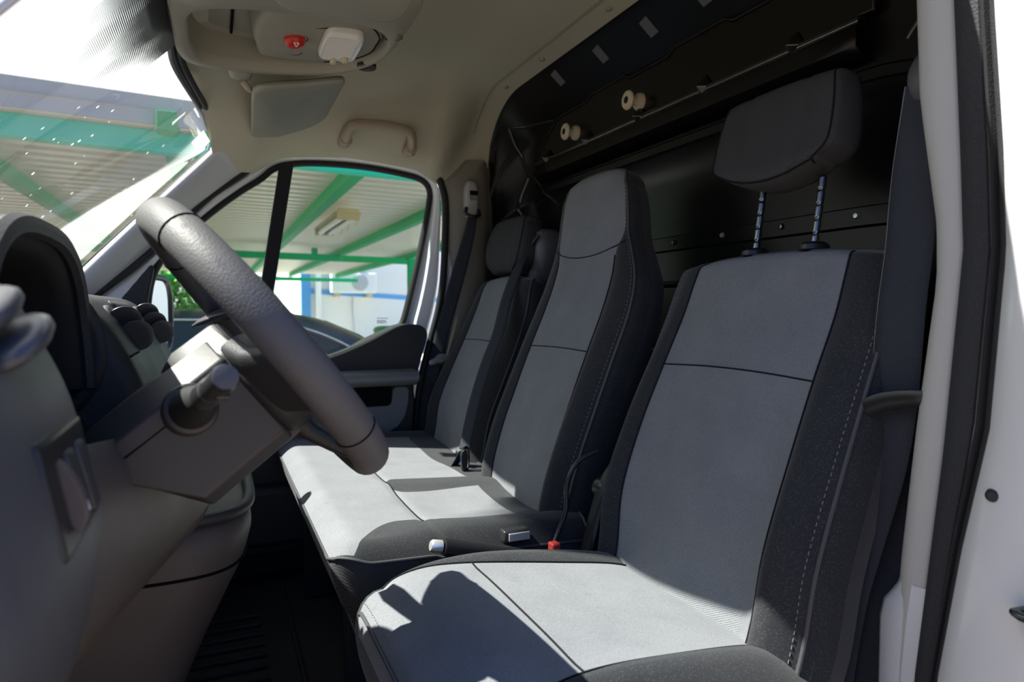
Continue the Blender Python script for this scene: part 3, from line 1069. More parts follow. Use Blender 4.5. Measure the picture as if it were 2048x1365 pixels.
# ================================================================== SEATS
def stitches(pts, step=.009, ln=.0045, r=.0006):
    """dashed sewing thread along a polyline"""
    mb = MB()
    P = [Vector(p) for p in pts]
    d = 0.0
    nxt = 0.0
    for a, b in zip(P, P[1:]):
        l = (b - a).length
        if l < 1e-6:
            continue
        while nxt <= d + l:
            t = (nxt - d) / l
            p = a.lerp(b, t)
            q = p + (b - a).normalized() * ln
            mb.add(*g_tube([p, q], r, 5))
            nxt += step
        d += l
    return mb

def tint_offset(pts, v):
    return [tuple(p[i] + v[i] for i in range(3)) for p in pts]

# ---- driver seat
ds = thing('driver_seat', (.50, .82, -.80), 'driver seat with grey insert and black side bolsters, nearest the camera', 'seat')
YD = .82
back = Pad([K(.655, -.52, .05, .06, .225, YD, .66, .040), K(.688, -.42, .055, .06, .232, YD, .68, .046), K(.702, -.32, .055, .06, .238, YD, .69, .046),
            K(.736, -.21, .055, .06, .240, YD, .69, .036), K(.778, -.10, .055, .06, .238, YD, .68, .022), K(.808, -.02, .052, .058, .235, YD, .68, .012), K(.824, .036, .050, .055, .228, YD, .69, .006), K(.830, .062, .047, .052, .222, YD, .70, .004)],
           40, (-.2, -1), (.12, .99), (.03, .03), (.022, .030), sq=4.5, sagz=.012)
back.build(ds, 'backrest')
tube('backrest_welt', back.outline(.955, 8), .0030, 'piping', ds, n=8)
stitches(tint_offset(back.outline(.925, 10), (-.0005, 0, 0))).build('backrest_stitching', 'thread', ds)
i_s = min(range(len(back.S)), key=lambda i: abs(back.S[i]['z'] + .098))
tube('backrest_seam', back.cross(i_s, lift=.0002), .0013, 'seam', ds, n=6)
for s in (-1, 1):
    tube('insert_seam', back.seamline(s, .0012)[6:], .0014, 'seam', ds, n=6)

hr = Pad([K(.845, .200, .042, .020, .100, YD + .022, .5, 0, (-.98, .18)), K(.847, .214, .047, .024, .124, YD + .022, .5, 0, (-.98, .18)), K(.852, .235, .048, .025, .131, YD + .022, .5, 0, (-.98, .18)),
          K(.860, .285, .046, .025, .129, YD + .022, .5, 0, (-.98, .18)), K(.865, .325, .043, .024, .123, YD + .022, .5, 0, (-.98, .18)), K(.867, .338, .041, .022, .119, YD + .022, .5, 0, (-.98, .18))],
         24, (-.1, -1), (.1, 1), (.010, .014), (.018, .016), sq=9.0, sagz=[(.19, -.022), (.25, -.008), (.33, .004)])
COLL_HR = hr.build(ds, 'headrest', m_shell='headrest', one=True)
HR = COLL_HR['s']
tube('headrest_seam', hr.outline(.93, 3, lift=.0002), .0016, 'seam', HR, n=6)
tube('headrest_seam', [hr.front(hr.S[5], -.93 + 1.86 * k / 20, lift=.0004) for k in range(21)], .0018, 'seam', HR, n=6)
for y in (.757, .877):
    zs_ = [.09 + .11 * k / 60 for k in range(61)]
    rr = [.0058 if (k % 12) not in (0, 1) else .0044 for k in range(61)]
    tube('headrest_post', [(.824 + .014 * (z - .09) / .1, y, z) for z in zs_], rr, 'steel_dark', ds, n=14)
    mesh('post_sleeve', *g_lathe([(.006, .006), (.013, .005), (.019, .001), (.020, -.006), (.014, -.012)], (.824, y, .096), (0, 0, 1), 28, flat=(1, 1.25)), 'black_smooth', ds)

def KC(x, z, T, Tb, W, y, qi, bump, d=(0.04, 1.0)):
    return dict(x=x, z=z, dx=d[0], dz=d[1], T=T, Tb=Tb, W=W, y=y, qi=qi, bump=bump)
cush = Pad([KC(.222, -.452, .052, .10, .205, .805, .90, .0), KC(.245, -.450, .060, .10, .218, .805, .90, .004), KC(.285, -.448, .062, .10, .227, .805, .86, .010), KC(.335, -.451, .062, .10, .232, .805, .78, .018),
            KC(.40, -.458, .060, .10, .236, .805, .72, .026), KC(.50, -.470, .058, .10, .236, .805, .68, .028), KC(.60, -.480, .055, .10, .232, .805, .66, .022), KC(.66, -.49, .05, .10, .225, .805, .66, .012)],
           44, (-1, .0), (1, 0), (.045, .060), (.02, .02), sq=4.0)
cush.build(ds, 'cushion')
i_c = min(range(len(cush.S)), key=lambda i: abs(cush.S[i]['x'] - .362))
tube('cushion_seam', cush.cross(i_c, lift=.0003), .0016, 'seam', ds, n=6)
for s in (-1, 1):
    tube('cushion_insert_seam', cush.seamline(s, .0012)[4:], .0014, 'seam', ds, n=6)
tube('cushion_welt', [cush.front(cush.S[2], -.90 + 1.80 * k / 30, lift=.001) for k in range(31)], .0028, 'piping', ds, n=8)
stitches([cush.front(cush.S[3], -.88 + 1.76 * k / 60, lift=.0012) for k in range(61)]).build('cushion_stitching', 'thread', ds)
box('seat_base', .26, .66, .63, 1.0, -.80, -.55, 'black_matte', ds, bev=.02)
box('seat_rail', .22, .72, .645, .675, -.80, -.77, 'steel_dark', ds, bev=.003)
box('seat_rail', .22, .72, .955, .985, -.80, -.77, 'steel_dark', ds, bev=.003)
# recliner hardware on the inner side
mesh('recline_knob', *g_lathe([(.0005, .022), (.013, .021), (.0155, .017), (.016, 0), (.012, -.012)], (.640, 1.075, -.425), (-.7, .7, .1), 28), 'black_smooth', ds)
mesh('recline_pivot', *g_lathe([(.0005, .012), (.016, .011), (.020, .006), (.020, -.02)], (.645, 1.062, -.325), (-.3, .95, 0), 28), 'black_smooth', ds)
mesh('side_cover', *g_prism(cr([(.60, -.62), (.585, -.50), (.60, -.42), (.64, -.30), (.70, -.26), (.75, -.34), (.75, -.62)], 40, True), 1.03, 1.062), 'black_smooth', ds, bev=.008)
tube('belt_stalk', cr([(.650, 1.085, -.262), (.612, 1.09, -.278), (.588, 1.09, -.315), (.586, 1.09, -.365), (.572, 1.09, -.40), (.556, 1.085, -.428)], 30), .0045, 'black_smooth', ds, n=10)
box('red_buckle', .543, .560, 1.06, 1.08, -.432, -.415, 'buckle_red', ds, bev=.003)

# ---- twin passenger bench
pb = thing('passenger_bench', (.45, 1.62, -.80), 'two place passenger bench seat beyond the driver seat, one shared cushion', 'seat')
# cushion: one padded block, its top split into panels
NX = 80
SEG = (16, 26, 12, 40, 14)
NY = sum(SEG)
Y0, Y1 = 1.095, 2.145
def bench_z(x, y):
    z = -.383 - .045 * max(0, x - .22)
    z -= .035 * max(0.0, (.215 - x) / .05) ** 2                     # nose rounds over
    for c, w, h in ((1.155, .042, .016), (1.475, .04, .008), (2.085, .045, .016)):
        z += h * math.exp(-((y - c) / w) ** 2) * sm((x - .24) / .14)
    e = min(y - Y0, Y1 - y)
    z -= .030 * max(0.0, 1 - e / .035) ** 2
    for c in (1.30, 1.80):                                           # sat in hollows
        z -= .012 * math.exp(-((y - c) / .13) ** 2) * sm((x - .3) / .15)
    z -= .004 * math.exp(-((x - .350) / .008) ** 2)
    return z
def cuts(x, ya, yb):
    nh = ya + .004 + (1.208 - .060 * sm((x - .36) / .25) - ya) * math.sqrt(sm((x - .205) / .10))
    hd = .004 + (.052 - .018 * sm((x - .37) / .2)) * math.sqrt(max(0, min(1, (x - .345) / .02)))
    fh = yb - .004 - (yb - 2.045) * math.sqrt(sm((x - .205) / .10))
    return [ya, nh, 1.475 - hd, 1.475 + hd, fh, yb]
gv = []
for i in range(NX + 1):
    x = .168 + .472 * i / NX
    rnd = .10 * (1 - math.sqrt(max(0, 1 - ((.235 - x) / .067) ** 2))) if x < .235 else 0
    c_ = cuts(x, Y0 + rnd * .5, Y1 - rnd * .5)
    for k in range(5):
        for j in range(SEG[k]):
            y = c_[k] + (c_[k + 1] - c_[k]) * j / SEG[k]
            gv.append((x, y, bench_z(x, y)))
    gv.append((x, c_[5], bench_z(x, c_[5])))
edge = [sum(SEG[:k]) for k in range(6)]
panels = {}
for i in range(NX):
    x = .168 + .472 * (i + .5) / NX
    for j in range(NY):
        f = (i * (NY + 1) + j, (i + 1) * (NY + 1) + j, (i + 1) * (NY + 1) + j + 1, i * (NY + 1) + j + 1)
        k = max(q for q in range(5) if edge[q] <= j)
        if k == 0 or k == 4:
            key = 'bol_a' if k == 0 else 'bol_b'
        elif x < .35:
            key = 'front'
        elif k == 2:
            key = 'divider'
        elif x > .545:
            key = 'rear_a' if k == 1 else 'rear_b'
        else:
            key = 'ins_a' if k == 1 else 'ins_b'
        panels.setdefault(key, []).append(f)
nm = {'front': ('cushion_front_panel', 'insert'), 'bol_a': ('cushion_bolster', 'bolster'), 'bol_b': ('cushion_bolster', 'bolster'), 'divider': ('cushion_divider', 'bolster'),
      'rear_a': ('cushion_rear_roll', 'bolster'), 'rear_b': ('cushion_rear_roll', 'bolster'), 'ins_a': ('cushion_insert', 'insert'), 'ins_b': ('cushion_insert', 'insert')}
for key, fs_ in panels.items():
    used = sorted({k for f in fs_ for k in f})
    mp = {v: k for k, v in enumerate(used)}
    mesh(nm[key][0], [gv[k] for k in used], [tuple(mp[k] for k in f) for f in fs_], nm[key][1], pb, smooth=60)
# rim of the top panel and the sides below it
rim = [gv[j] for j in range(NY + 1)] + [gv[i * (NY + 1) + NY] for i in range(1, NX + 1)] + [gv[NX * (NY + 1) + j] for j in range(NY - 1, -1, -1)] + [gv[i * (NY + 1)] for i in range(NX - 1, 0, -1)]
def skirt(p, t):
    x, y, z = p
    zz = z - .02 * t - .20 * t
    fx = sm((.30 - x) / .13)
    xo = x + fx * (-.006 * math.sin(math.pi * min(1, t * 2)) + .075 * t)
    e0 = sm((Y0 + .08 - y) / .06)
    e1 = sm((y - (Y1 - .08)) / .06)
    yo = y + .02 * t * (e0 - e1) - .006 * math.sin(math.pi * t) * (e0 - e1)
    return (xo, yo, zz)
rows = [[skirt(p, t) for p in rim] for t in (0, .05, .12, .22, .35, .5, .75, 1.0)]
V, F = g_sheet(rows, True)
mesh('cushion_skirt', V, F, 'seat_side', pb, smooth=60)
tube('cushion_welt', rim, .0028, 'piping', pb, closed=True, n=8)
stitches(tint_offset([gv[i * (NY + 1)] for i in range(4, NX)], (0, .006, .003)), .008, .004).build('cushion_stitching', 'seam', pb)
tube('cushion_seam', [(.350, y, bench_z(.350, y) + .0015) for y in [1.205 + .84 * k / 40 for k in range(41)]], .0014, 'seam', pb, n=6)
box('bench_base', .30, .66, 1.16, 2.08, -.80, -.56, 'black_matte', pb, bev=.02)
for y in (1.30, 1.94):
    box('bench_leg', .22, .30, y - .02, y + .02, -.80, -.56, 'black_matte', pb, bev=.005)

YB = 1.345
mb_ = Pad([K(.640, -.50, .05, .06, .195, YB - .01, .64, .03), K(.655, -.40, .055, .06, .207, YB, .64, .034), K(.680, -.30, .055, .06, .212, YB, .64, .032), K(.715, -.20, .055, .06, .215, YB, .63, .026),
           K(.752, -.10, .055, .06, .217, YB, .62, .018), K(.785, -.01, .052, .06, .217, YB, .61, .012), K(.806, .06, .05, .06, .205, YB + .002, .63, .006), K(.820, .115, .05, .05, .182, YB + .012, .70, .002), K(.828, .16, .05, .044, .164, YB + .022, .88, .0),
           K(.832, .21, .048, .042, .157, YB + .026, .90, 0), K(.834, .255, .044, .040, .148, YB + .028, .90, 0), K(.835, .272, .042, .038, .138, YB + .028, .90, 0)],
          64, (-.2, -1), (.06, 1), (.03, .03), (.038, .050), sq=4.0, sagz=.008)
mb_.build(pb, 'middle_backrest')
tube('middle_welt', mb_.outline(.95, 8), .0028, 'piping', pb, n=8)
stitches(mb_.outline(.92, 10, lift=.0012)).build('middle_stitching', 'thread', pb)
for zz in (-.092, ):
    i_s = min(range(len(mb_.S)), key=lambda i: abs(mb_.S[i]['z'] - zz - .0))
    tube('middle_seam', mb_.cross(i_s, lift=.0002), .0012, 'seam', pb, n=6)
# curved seam under the moulded head part
def at_z(pad, q, zt, lift):
    best = None
    for s0, s1 in zip(pad.S[6:-6], pad.S[7:-5]):
        p, r = pad.front(s0, q, lift=lift), pad.front(s1, q, lift=lift)
        if p[2] <= zt <= r[2]:
            f = (zt - p[2]) / ((r[2] - p[2]) or 1)
            best = tuple(p[i] + (r[i] - p[i]) * f for i in range(3))
    return best
P = [at_z(mb_, q, .150 - .032 * (1 - q * q), .0005) for q in [-.90 + 1.80 * k / 28 for k in range(29)]]
P = [p for p in P if p]
tube('head_seam', P, .0012, 'seam', pb, n=6)
for s in (-1, 1):
    tube('middle_insert_seam', mb_.seamline(s, .0012)[6:44], .0013, 'seam', pb, n=6)

YO = 1.895
ob = Pad([K(.650, -.52, .05, .06, .218, YO, .60, .036), K(.690, -.40, .055, .06, .228, YO, .60, .042), K(.708, -.30, .055, .06, .234, YO, .60, .042), K(.745, -.20, .055, .06, .236, YO, .59, .034),
          K(.785, -.10, .055, .06, .234, YO, .58, .022), K(.815, -.01, .052, .058, .226, YO, .58, .012), K(.832, .055, .05, .055, .208, YO, .60, .006), K(.838, .072, .047, .052, .200, YO, .62, .004)],
         40, (-.2, -1), (.12, .99), (.03, .03), (.022, .035), sq=4.5, sagz=.012)
ob.build(pb, 'outer_backrest')
tube('outer_welt', ob.outline(.955, 8), .0028, 'piping', pb, n=8)
i_s = min(range(len(ob.S)), key=lambda i: abs(ob.S[i]['z'] + .105))
tube('outer_seam', ob.cross(i_s, lift=.0002), .0012, 'seam', pb, n=6)
for s in (-1, 1):
    tube('outer_insert_seam', ob.seamline(s, .0012)[6:], .0013, 'seam', pb, n=6)
YH = 1.935
oh = Pad([K(.850, .118, .045, .05, .090, YH, .5, 0, (-.98, .18)), K(.852, .135, .052, .055, .122, YH, .5, 0, (-.98, .18)), K(.857, .175, .055, .058, .142, YH, .5, 0, (-.98, .18)),
          K(.863, .215, .052, .055, .143, YH, .5, 0, (-.98, .18)), K(.868, .245, .046, .05, .134, YH, .5, 0, (-.98, .18)), K(.870, .258, .042, .045, .124, YH, .5, 0, (-.98, .18))],
         24, (-.1, -1), (.1, 1), (.014, .025), (.024, .028), sq=5.0, sagz=.004)
OH = oh.build(pb, 'headrest', m_shell='headrest', one=True)['s']
tube('headrest_seam', oh.outline(.92, 3, lift=.0002), .0016, 'seam', OH, n=6)
for y in (YH - .06, YH + .06):
    tube('headrest_post', [(.846, y, .06), (.852, y, .14)], .0055, 'steel_dark', pb, n=12)
# moulded belt guide tower between the two bench backs
tw = MB()
rr = []
for z, hw, hx in ((-.40, .05, .03), (.08, .055, .035), (.13, .085, .045), (.18, .095, .05), (.222, .085, .046), (.236, .06, .035)):
    rr.append([(.905 + hx * a, 1.86 - .0 + hw * b, z) for a, b in superq(28, 4)])
mesh('belt_tower', *g_loft(rr), 'tower_grey', pb, smooth=50)
tube('belt_horn', cr([(.862, 1.775, .215), (.850, 1.80, .188), (.850, 1.835, .180), (.855, 1.868, .198), (.862, 1.885, .225)], 20), [.004 + .004 * math.sin(math.pi * k / 19) for k in range(20)], 'black_smooth', pb, n=10)
box('bench_buckle', .462, .512, 1.088, 1.112, -.412, -.390, 'stalk', pb, bev=.004)
o = mesh('buckle_button', *g_box(.470, .510, 1.083, 1.0875, -.408, -.394), 'chrome', pb, bev=.001)

# ---- parking brake between the seats
hb = thing('parking_brake', (.40, 1.07, -.80), 'black parking brake lever with a silver button, low between driver seat and bench', 'hand brake')
tube('lever', [(.60, 1.075, -.47), (.46, 1.075, -.425), (.345, 1.072, -.395)], [.012, .015, .0145], 'black_smooth', hb, n=14)
mesh('lever_button', *g_lathe([(.0004, .016), (.008, .0155), (.0105, .012), (.0105, -.004)], (.338, 1.072, -.393), (-.97, 0, .2), 20), 'chrome', hb)
box('brake_bracket', .56, .66, 1.06, 1.09, -.80, -.47, 'black_matte', hb, bev=.006)

# ================================================================== SEAT BELTS
bd = thing('seat_belt', (.76, .58, -.5), 'dark belt hanging down the near pillar beside the driver seat', 'seat belt')
path = cr([(.772, .566, .268), (.768, .560, .20), (.762, .558, .09), (.760, .566, 0), (.758, .572, -.112), (.756, .585, -.20), (.752, .610, -.30), (.748, .628, -.38), (.742, .642, -.50), (.735, .655, -.66)], 50)
wv = [(.003, -.011, 0) if i < 3 else (.004, -.0125 - .0155 * sm(i / 12), 0) for i in range(50)]
wv = [(.004, -.006 - .021 * sm((i + 2) / 12) - .004 * sm(i / 40), 0) for i in range(50)]
ribbon('webbing', path, wv, 'webbing', bd)
ed = [tuple(p[j] - w[j] for j in range(3)) for p, w in zip(path, wv)]
tube('webbing_edge', ed, .0009, 'thread', bd, n=5)
path2 = cr([(.800, .590, -.10), (.79, .595, -.25), (.775, .60, -.38), (.76, .62, -.62)], 20)
ribbon('lower_webbing', path2, [(.004, -.022, 0)] * 20, 'webbing', bd)
clip = cr([(.742, .604, -.142), (.738, .604, -.132), (.736, .594, -.124), (.738, .566, -.110), (.742, .530, -.102), (.75, .512, -.101)], 26)
V, F = g_tube(clip, [.0042 + .003 * math.sin(math.pi * k / 25) for k in range(26)], 10, flat=1.8, up=(1, 0, 0))
mesh('tongue', V, F, 'black_smooth', bd)
mesh('belt_guide', *g_lathe([(.0005, .016), (.018, .014), (.024, .006), (.024, -.006), (.018, -.014), (.0005, -.016)], (.782, .557, .275), (.1, 1, .0), 28, flat=(1.3, .8)), 'dash_grey', bd)

bpas = thing('seat_belt', (.72, 2.14, -.5), 'belt with a bright metal tongue hanging beside the far passenger door', 'seat belt')
path = cr([(.800, 2.145, .325), (.775, 2.115, .25), (.742, 2.12, .13), (.715, 2.135, .02), (.690, 2.14, -.07), (.668, 2.14, -.16), (.650, 2.142, -.23), (.632, 2.146, -.32), (.618, 2.15, -.42), (.615, 2.15, -.56)], 60)
wv = []
for i in range(60):
    t = i / 59
    w = .014 + .010 * sm(t / .25)
    a = .5 if t < .6 else .5 + .9 * sm((t - .6) / .3)
    wv.append((w * math.cos(a * .9), -w * math.sin(a * .9) * .9, 0))
ribbon('webbing', path, wv, 'webbing', bpas)
anc = MB()
rr = [[(.792 + .022 * a * s_, 2.150 - .020 * h, .365 + .062 * b * s_) for a, b in superq(32, 3.0)] for h, s_ in ((-.6, 1.0), (.5, 1.0), (.85, .9), (1.0, .7))]
mesh('height_adjuster', *g_loft(rr), 'pillar_grey', bpas, smooth=50)
mesh('adjuster_window', *g_prism([(.784, .362), (.808, .362), (.810, .392), (.782, .392)], 2.126, 2.1305), 'dark_gap', bpas, smooth=0)
mesh('adjuster_button', *g_prism([(.785, .362), (.807, .362), (.808, .377), (.784, .377)], 2.1235, 2.130), 'bpillar', bpas, smooth=0, bev=.001)
tube('belt_ring', cr([(.770, 2.13, .335), (.765, 2.12, .315), (.785, 2.11, .305), (.812, 2.12, .312), (.815, 2.135, .33)], 24), .006, 'black_smooth', bpas, n=10)
tg = [(-.030, .006), (-.012, .012), (.004, .022), (.03, .018), (.034, .006), (.018, -.006), (-.004, -.004), (-.022, -.008), (-.032, -.004)]
tgc = (.662, 2.118, -.165)
V = [(tgc[0] + a * 1.0, tgc[1] - .018 + .3 * a + .2 * b, tgc[2] + b + .1 * a) for a, b in cr(tg, 40, True)]
V2 = [(x, y + .003, z - .002) for x, y, z in V]
n = len(V)
F = [tuple(range(n)), tuple(reversed(range(n, 2 * n)))] + [(i, i + n, (i + 1) % n + n, (i + 1) % n) for i in range(n)]
mesh('tongue', V + V2, F, 'chrome', bpas, smooth=30, bev=.0008)
box('tongue_bar', .638, .700, 2.10, 2.125, -.180, -.172, 'stalk', bpas, bev=.003)

bm = thing('seat_belt', (.66, 1.65, -.4), 'belt running down the gap between the two bench backrests to its buckle', 'seat belt')
path = cr([(.862, 1.832, .195), (.80, 1.79, .11), (.745, 1.735, .03), (.690, 1.665, -.06), (.655, 1.652, -.13), (.625, 1.648, -.21), (.600, 1.640, -.29), (.582, 1.628, -.355)], 50)
wv = []
for i in range(50):
    t = i / 49
    w = .010 + .014 * sm(t / .2)
    wv.append((.35 * w, -.95 * w * (1 - .25 * t), .15 * w))
ribbon('webbing', path, wv, 'webbing', bm)
path = cr([(.582, 1.628, -.352), (.575, 1.655, -.385), (.555, 1.665, -.420), (.545, 1.675, -.435)], 20)
ribbon('lap_webbing', path, [(.018, .012, .004)] * 20, 'webbing', bm)
tube('tongue_loop', cr([(.578, 1.60, -.345), (.560, 1.585, -.352), (.555, 1.575, -.382), (.570, 1.585, -.405), (.582, 1.60, -.375)], 30, True), .0035, 'steel_dark', bm, closed=True, n=8)
o = mesh('tongue_cover', *g_loft([[(.566 + .010 * a, 1.588 + h * .0, -.375 + .026 * b + h * 0.0) for a, b in superq(20, 3)] if False else [(.566 + .008 * a + h * .3, 1.584 + h, -.372 + .026 * b) for a, b in superq(20, 3)] for h in (-.006, .006)]), 'black_smooth', bm, bev=.002)
box('buckle', .548, .580, 1.555, 1.58, -.44, -.405, 'black_smooth', bm, bev=.004)

# ================================================================== DASHBOARD
db = thing('dashboard', (-.35, 1.30, -.80), 'dark plastic dashboard with instrument hood, air vents and centre stack', 'dashboard')
# main body across the cab
def dash_prof(y):
    p = [(-.60, -.06), (-.45, -.015), (-.26, -.005), (-.20, -.02), (-.16, -.07), (-.13, -.14), (-.14, -.24), (-.22, -.36), (-.40, -.42), (-.58, -.42)]
    if y < 1.06:                                    # lower in front of the driver, under the instrument hood
        p = [(-.60, -.06), (-.45, -.035), (-.30, -.06), (-.22, -.09), (-.17, -.12), (-.15, -.17), (-.16, -.24), (-.24, -.36), (-.40, -.42), (-.58, -.42)]
    return p
rows = [[(x, y, z) for x, z in cr(dash_prof(y), 40, True)] for y in (.50, .6, .8, 1.0, 1.05, 1.09, 1.3, 1.6, 1.9, 2.15, 2.20)]
mesh('dash_body', *g_loft(rows), 'dash', db, smooth=60)

# instrument hood: arched shell open towards the driver
def hood_arc(k, yc, hw, top, bot, p=3.0, n=40):
    out = []
    for i in range(n + 1):
        t = math.pi * i / n
        c, s = math.cos(t), math.sin(t)
        out.append((yc - hw * math.copysign(abs(c) ** (2 / p), c), bot + (top - bot) * abs(s) ** (2 / p)))
    return out
YC = .80
st_h = [(-.155, .216, .074, -.10), (-.148, .226, .082, -.10), (-.160, .234, .085, -.10), (-.24, .240, .082, -.10), (-.36, .242, .055, -.10), (-.50, .24, .0, -.12), (-.60, .23, -.06, -.14)]
rows = []
for x, hw, t_, b_ in st_h:
    rows.append([(x + .035 * max(0, (.0 - z) * 1.2), y, z) for y, z in hood_arc(0, YC, hw, t_, b_)])
mesh('instrument_hood', *g_sheet(rows), 'dash_top', db, smooth=60)
rows = []
for x, hw, t_, b_ in [(-.155, .216, .074, -.10), (-.162, .204, .062, -.10), (-.175, .200, .057, -.10), (-.26, .196, .048, -.09), (-.30, .193, .042, -.09)]:
    rows.append([(x + .035 * max(0, -z * 1.2), y, z) for y, z in hood_arc(0, YC, hw, t_, b_)])
hl = mesh('hood_liner', *g_sheet(rows), 'black_matte', db, smooth=60)
tube('hood_lip', [(x - .002, y, z) for x, y, z in [(-.150 + .042 * max(0, -z), y, z) for y, z in hood_arc(0, YC, .221, .078, -.10)]], .010, 'dash', db, n=8)
tube('liner_seam', [(-.222 + .042 * max(0, -z), y, z) for y, z in hood_arc(0, YC, .1985, .0525, -.10)], .002, 'dark_gap', hl, n=6)
# instrument cluster at the back of the hood
ic = mesh('instrument_cluster', *g_prism([(-.31, .042), (-.285, .040), (-.23, -.09), (-.27, -.10)], YC - .195, YC + .195), 'black_matte', db)
for y, r_ in ((.70, .055), (.90, .055)):
    mesh('gauge', *g_lathe([(.0005, .002), (r_ - .006, .002), (r_, .006), (r_, -.004)], (-.254, y, -.015), (.94, 0, .33), 36), 'black_smooth', ic)
# centre stack pod beside the cluster
pod = [(-.50, -.02), (-.40, .010), (-.28, .026), (-.21, .028), (-.168, .019), (-.142, -.002), (-.120, -.03), (-.102, -.065), (-.084, -.11), (-.068, -.18), (-.062, -.24), (-.085, -.30), (-.30, -.36), (-.52, -.30)]
pc = cr(pod, 80, True)
rows = []
for y, s_ in ((1.030, .86), (1.036, .95), (1.048, .99), (1.065, 1.0), (1.72, 1.0), (1.74, .985), (1.75, .94)):
    rows.append([(-.27 + (x + .27) * s_, y, -.12 + (z + .12) * s_) for x, z in pc])
mesh('centre_stack', *g_loft(rows), 'dash', db, smooth=50)
# round rim on the driver side of the stack
ring = [(-.235 + .098 * math.cos(t), 1.026, -.052 + .098 * math.sin(t)) for t in [R(95) - R(215) * k / 40 for k in range(41)]]
tube('stack_rim', ring, .011, 'dash', db, n=10, flat=.7)
mesh('stack_side_panel', *g_lathe([(.0005, .012), (.090, .012), (.097, .004), (.097, -.02)], (-.235, 1.032, -.052), (0, -1, 0), 48), 'black_matte', db)
tube('stack_joint', [(x + .001, y, z) for x, y, z in [(-.1015, 1.034 + .1 * k / 6, -.062) for k in range(7)]], .0018, 'dark_gap', db, n=6)
# centre air vents with paddle fins
def vent(parent, c, nrm, r_, n_f, fr, ys=1.0, sp_=.024, tilt=(0, .85, .5), th_=.006, wd_=.86):
    nx = Vector(nrm).normalized()
    side = Vector((0, 1, 0))
    up = side.cross(nx)
    up = up if up.z > 0 else -up
    c = Vector(c)
    ringpts = [c + side * (r_ * ys * math.cos(t)) + up * (r_ * math.sin(t)) for t in [2 * math.pi * k / 40 for k in range(40)]]
    v = mesh('air_vent', *g_tube(ringpts, r_ * .16, 10, True), 'dash_grey', parent)
    mesh('vent_bowl', *g_lathe([(.0005, -.018), (r_ * .8, -.014), (r_ * .96, .002)], c, nx, 32, flat=(1, ys), side=(0, 0, 1)), 'dark_gap', v)
    for k in range(n_f):
        o_ = c + up * (sp_ * ((n_f - 1) / 2 - k)) + nx * fr * .62 + nx * (.006 * k)
        ax2 = Vector(tilt).normalized()                     # direction across the paddle
        fwd = (nx - ax2 * nx.dot(ax2)).normalized()
        thk = fwd.cross(ax2)
        rr = []
        for h, s_ in ((-1, .55), (-.8, .86), (-.3, 1.0), (.3, 1.0), (.8, .86), (1, .55)):
            rr.append([o_ + fwd * (fr * s_ * a) + ax2 * (r_ * wd_ * s_ * b) + thk * (th_ * h) for a, b in superq(36, 2.1)])
        mesh('vent_fin', *g_loft(rr), 'vent', v, smooth=50)
    return v
vent(db, (-.131, 1.185, -.036), (.92, 0, .38), .040, 2, .024, sp_=.026, tilt=(-.1, -.60, .78), th_=.0022, wd_=.72)
vent(db, (-.131, 1.60, -.036), (.92, 0, .38), .040, 3, .024, sp_=.022, tilt=(-.1, -.60, .78), th_=.0022, wd_=.72)
mesh('centre_screen', *g_prism([(-.156, .016), (-.144, .010), (-.096, -.088), (-.108, -.094)], 1.27, 1.50), 'dash_grey', db, bev=.004)
mesh('screen_face', *g_prism([(-.144, .000), (-.140, -.001), (-.104, -.066), (-.109, -.068)], 1.29, 1.48), 'black_smooth', db, bev=.001)
for k in range(3):
    mesh('heater_knob', *g_lathe([(.0004, .016), (.014, .015), (.017, .010), (.018, -.004)], (-.074, 1.28 + .11 * k, -.155), (.97, 0, .15), 24), 'black_smooth', db)
# driver side end of the dashboard
endp = [(-.52, -.02), (-.40, .020), (-.20, .032), (-.150, .028), (-.128, .012), (-.112, -.018), (-.098, -.05), (-.088, -.085), (-.080, -.12), (-.077, -.15), (-.081, -.19), (-.092, -.24), (-.12, -.30), (-.15, -.36), (-.50, -.40)]
ec = cr(endp, 90, True)
rows = []
for y, s_, dxx in ((.335, .96, -.018), (.345, .985, -.010), (.37, 1.0, -.004), (.43, 1.0, 0), (.52, 1.0, .002), (.570, 1.0, .0), (.590, .985, -.006), (.600, .95, -.016)):
    rows.append([(-.27 + (x + .27) * s_ + dxx, y, -.12 + (z + .12) * s_) for x, z in ec])
mesh('dash_end', *g_loft(rows), 'dash_grey', db, smooth=50)
vent(db, (-.126, .470, -.018), (.90, 0, .44), .038, 2, .021, 1.0, sp_=.021, tilt=(0, .92, .38), th_=.0065)
tube('vent_surround', [(-.122 + .060 * .44 * -math.sin(t) * .9, .470 + .060 * math.cos(t), -.034 + .060 * .9 * math.sin(t)) for t in [2 * math.pi * k / 48 for k in range(48)]], .012, 'dash_grey', db, closed=True, n=10)
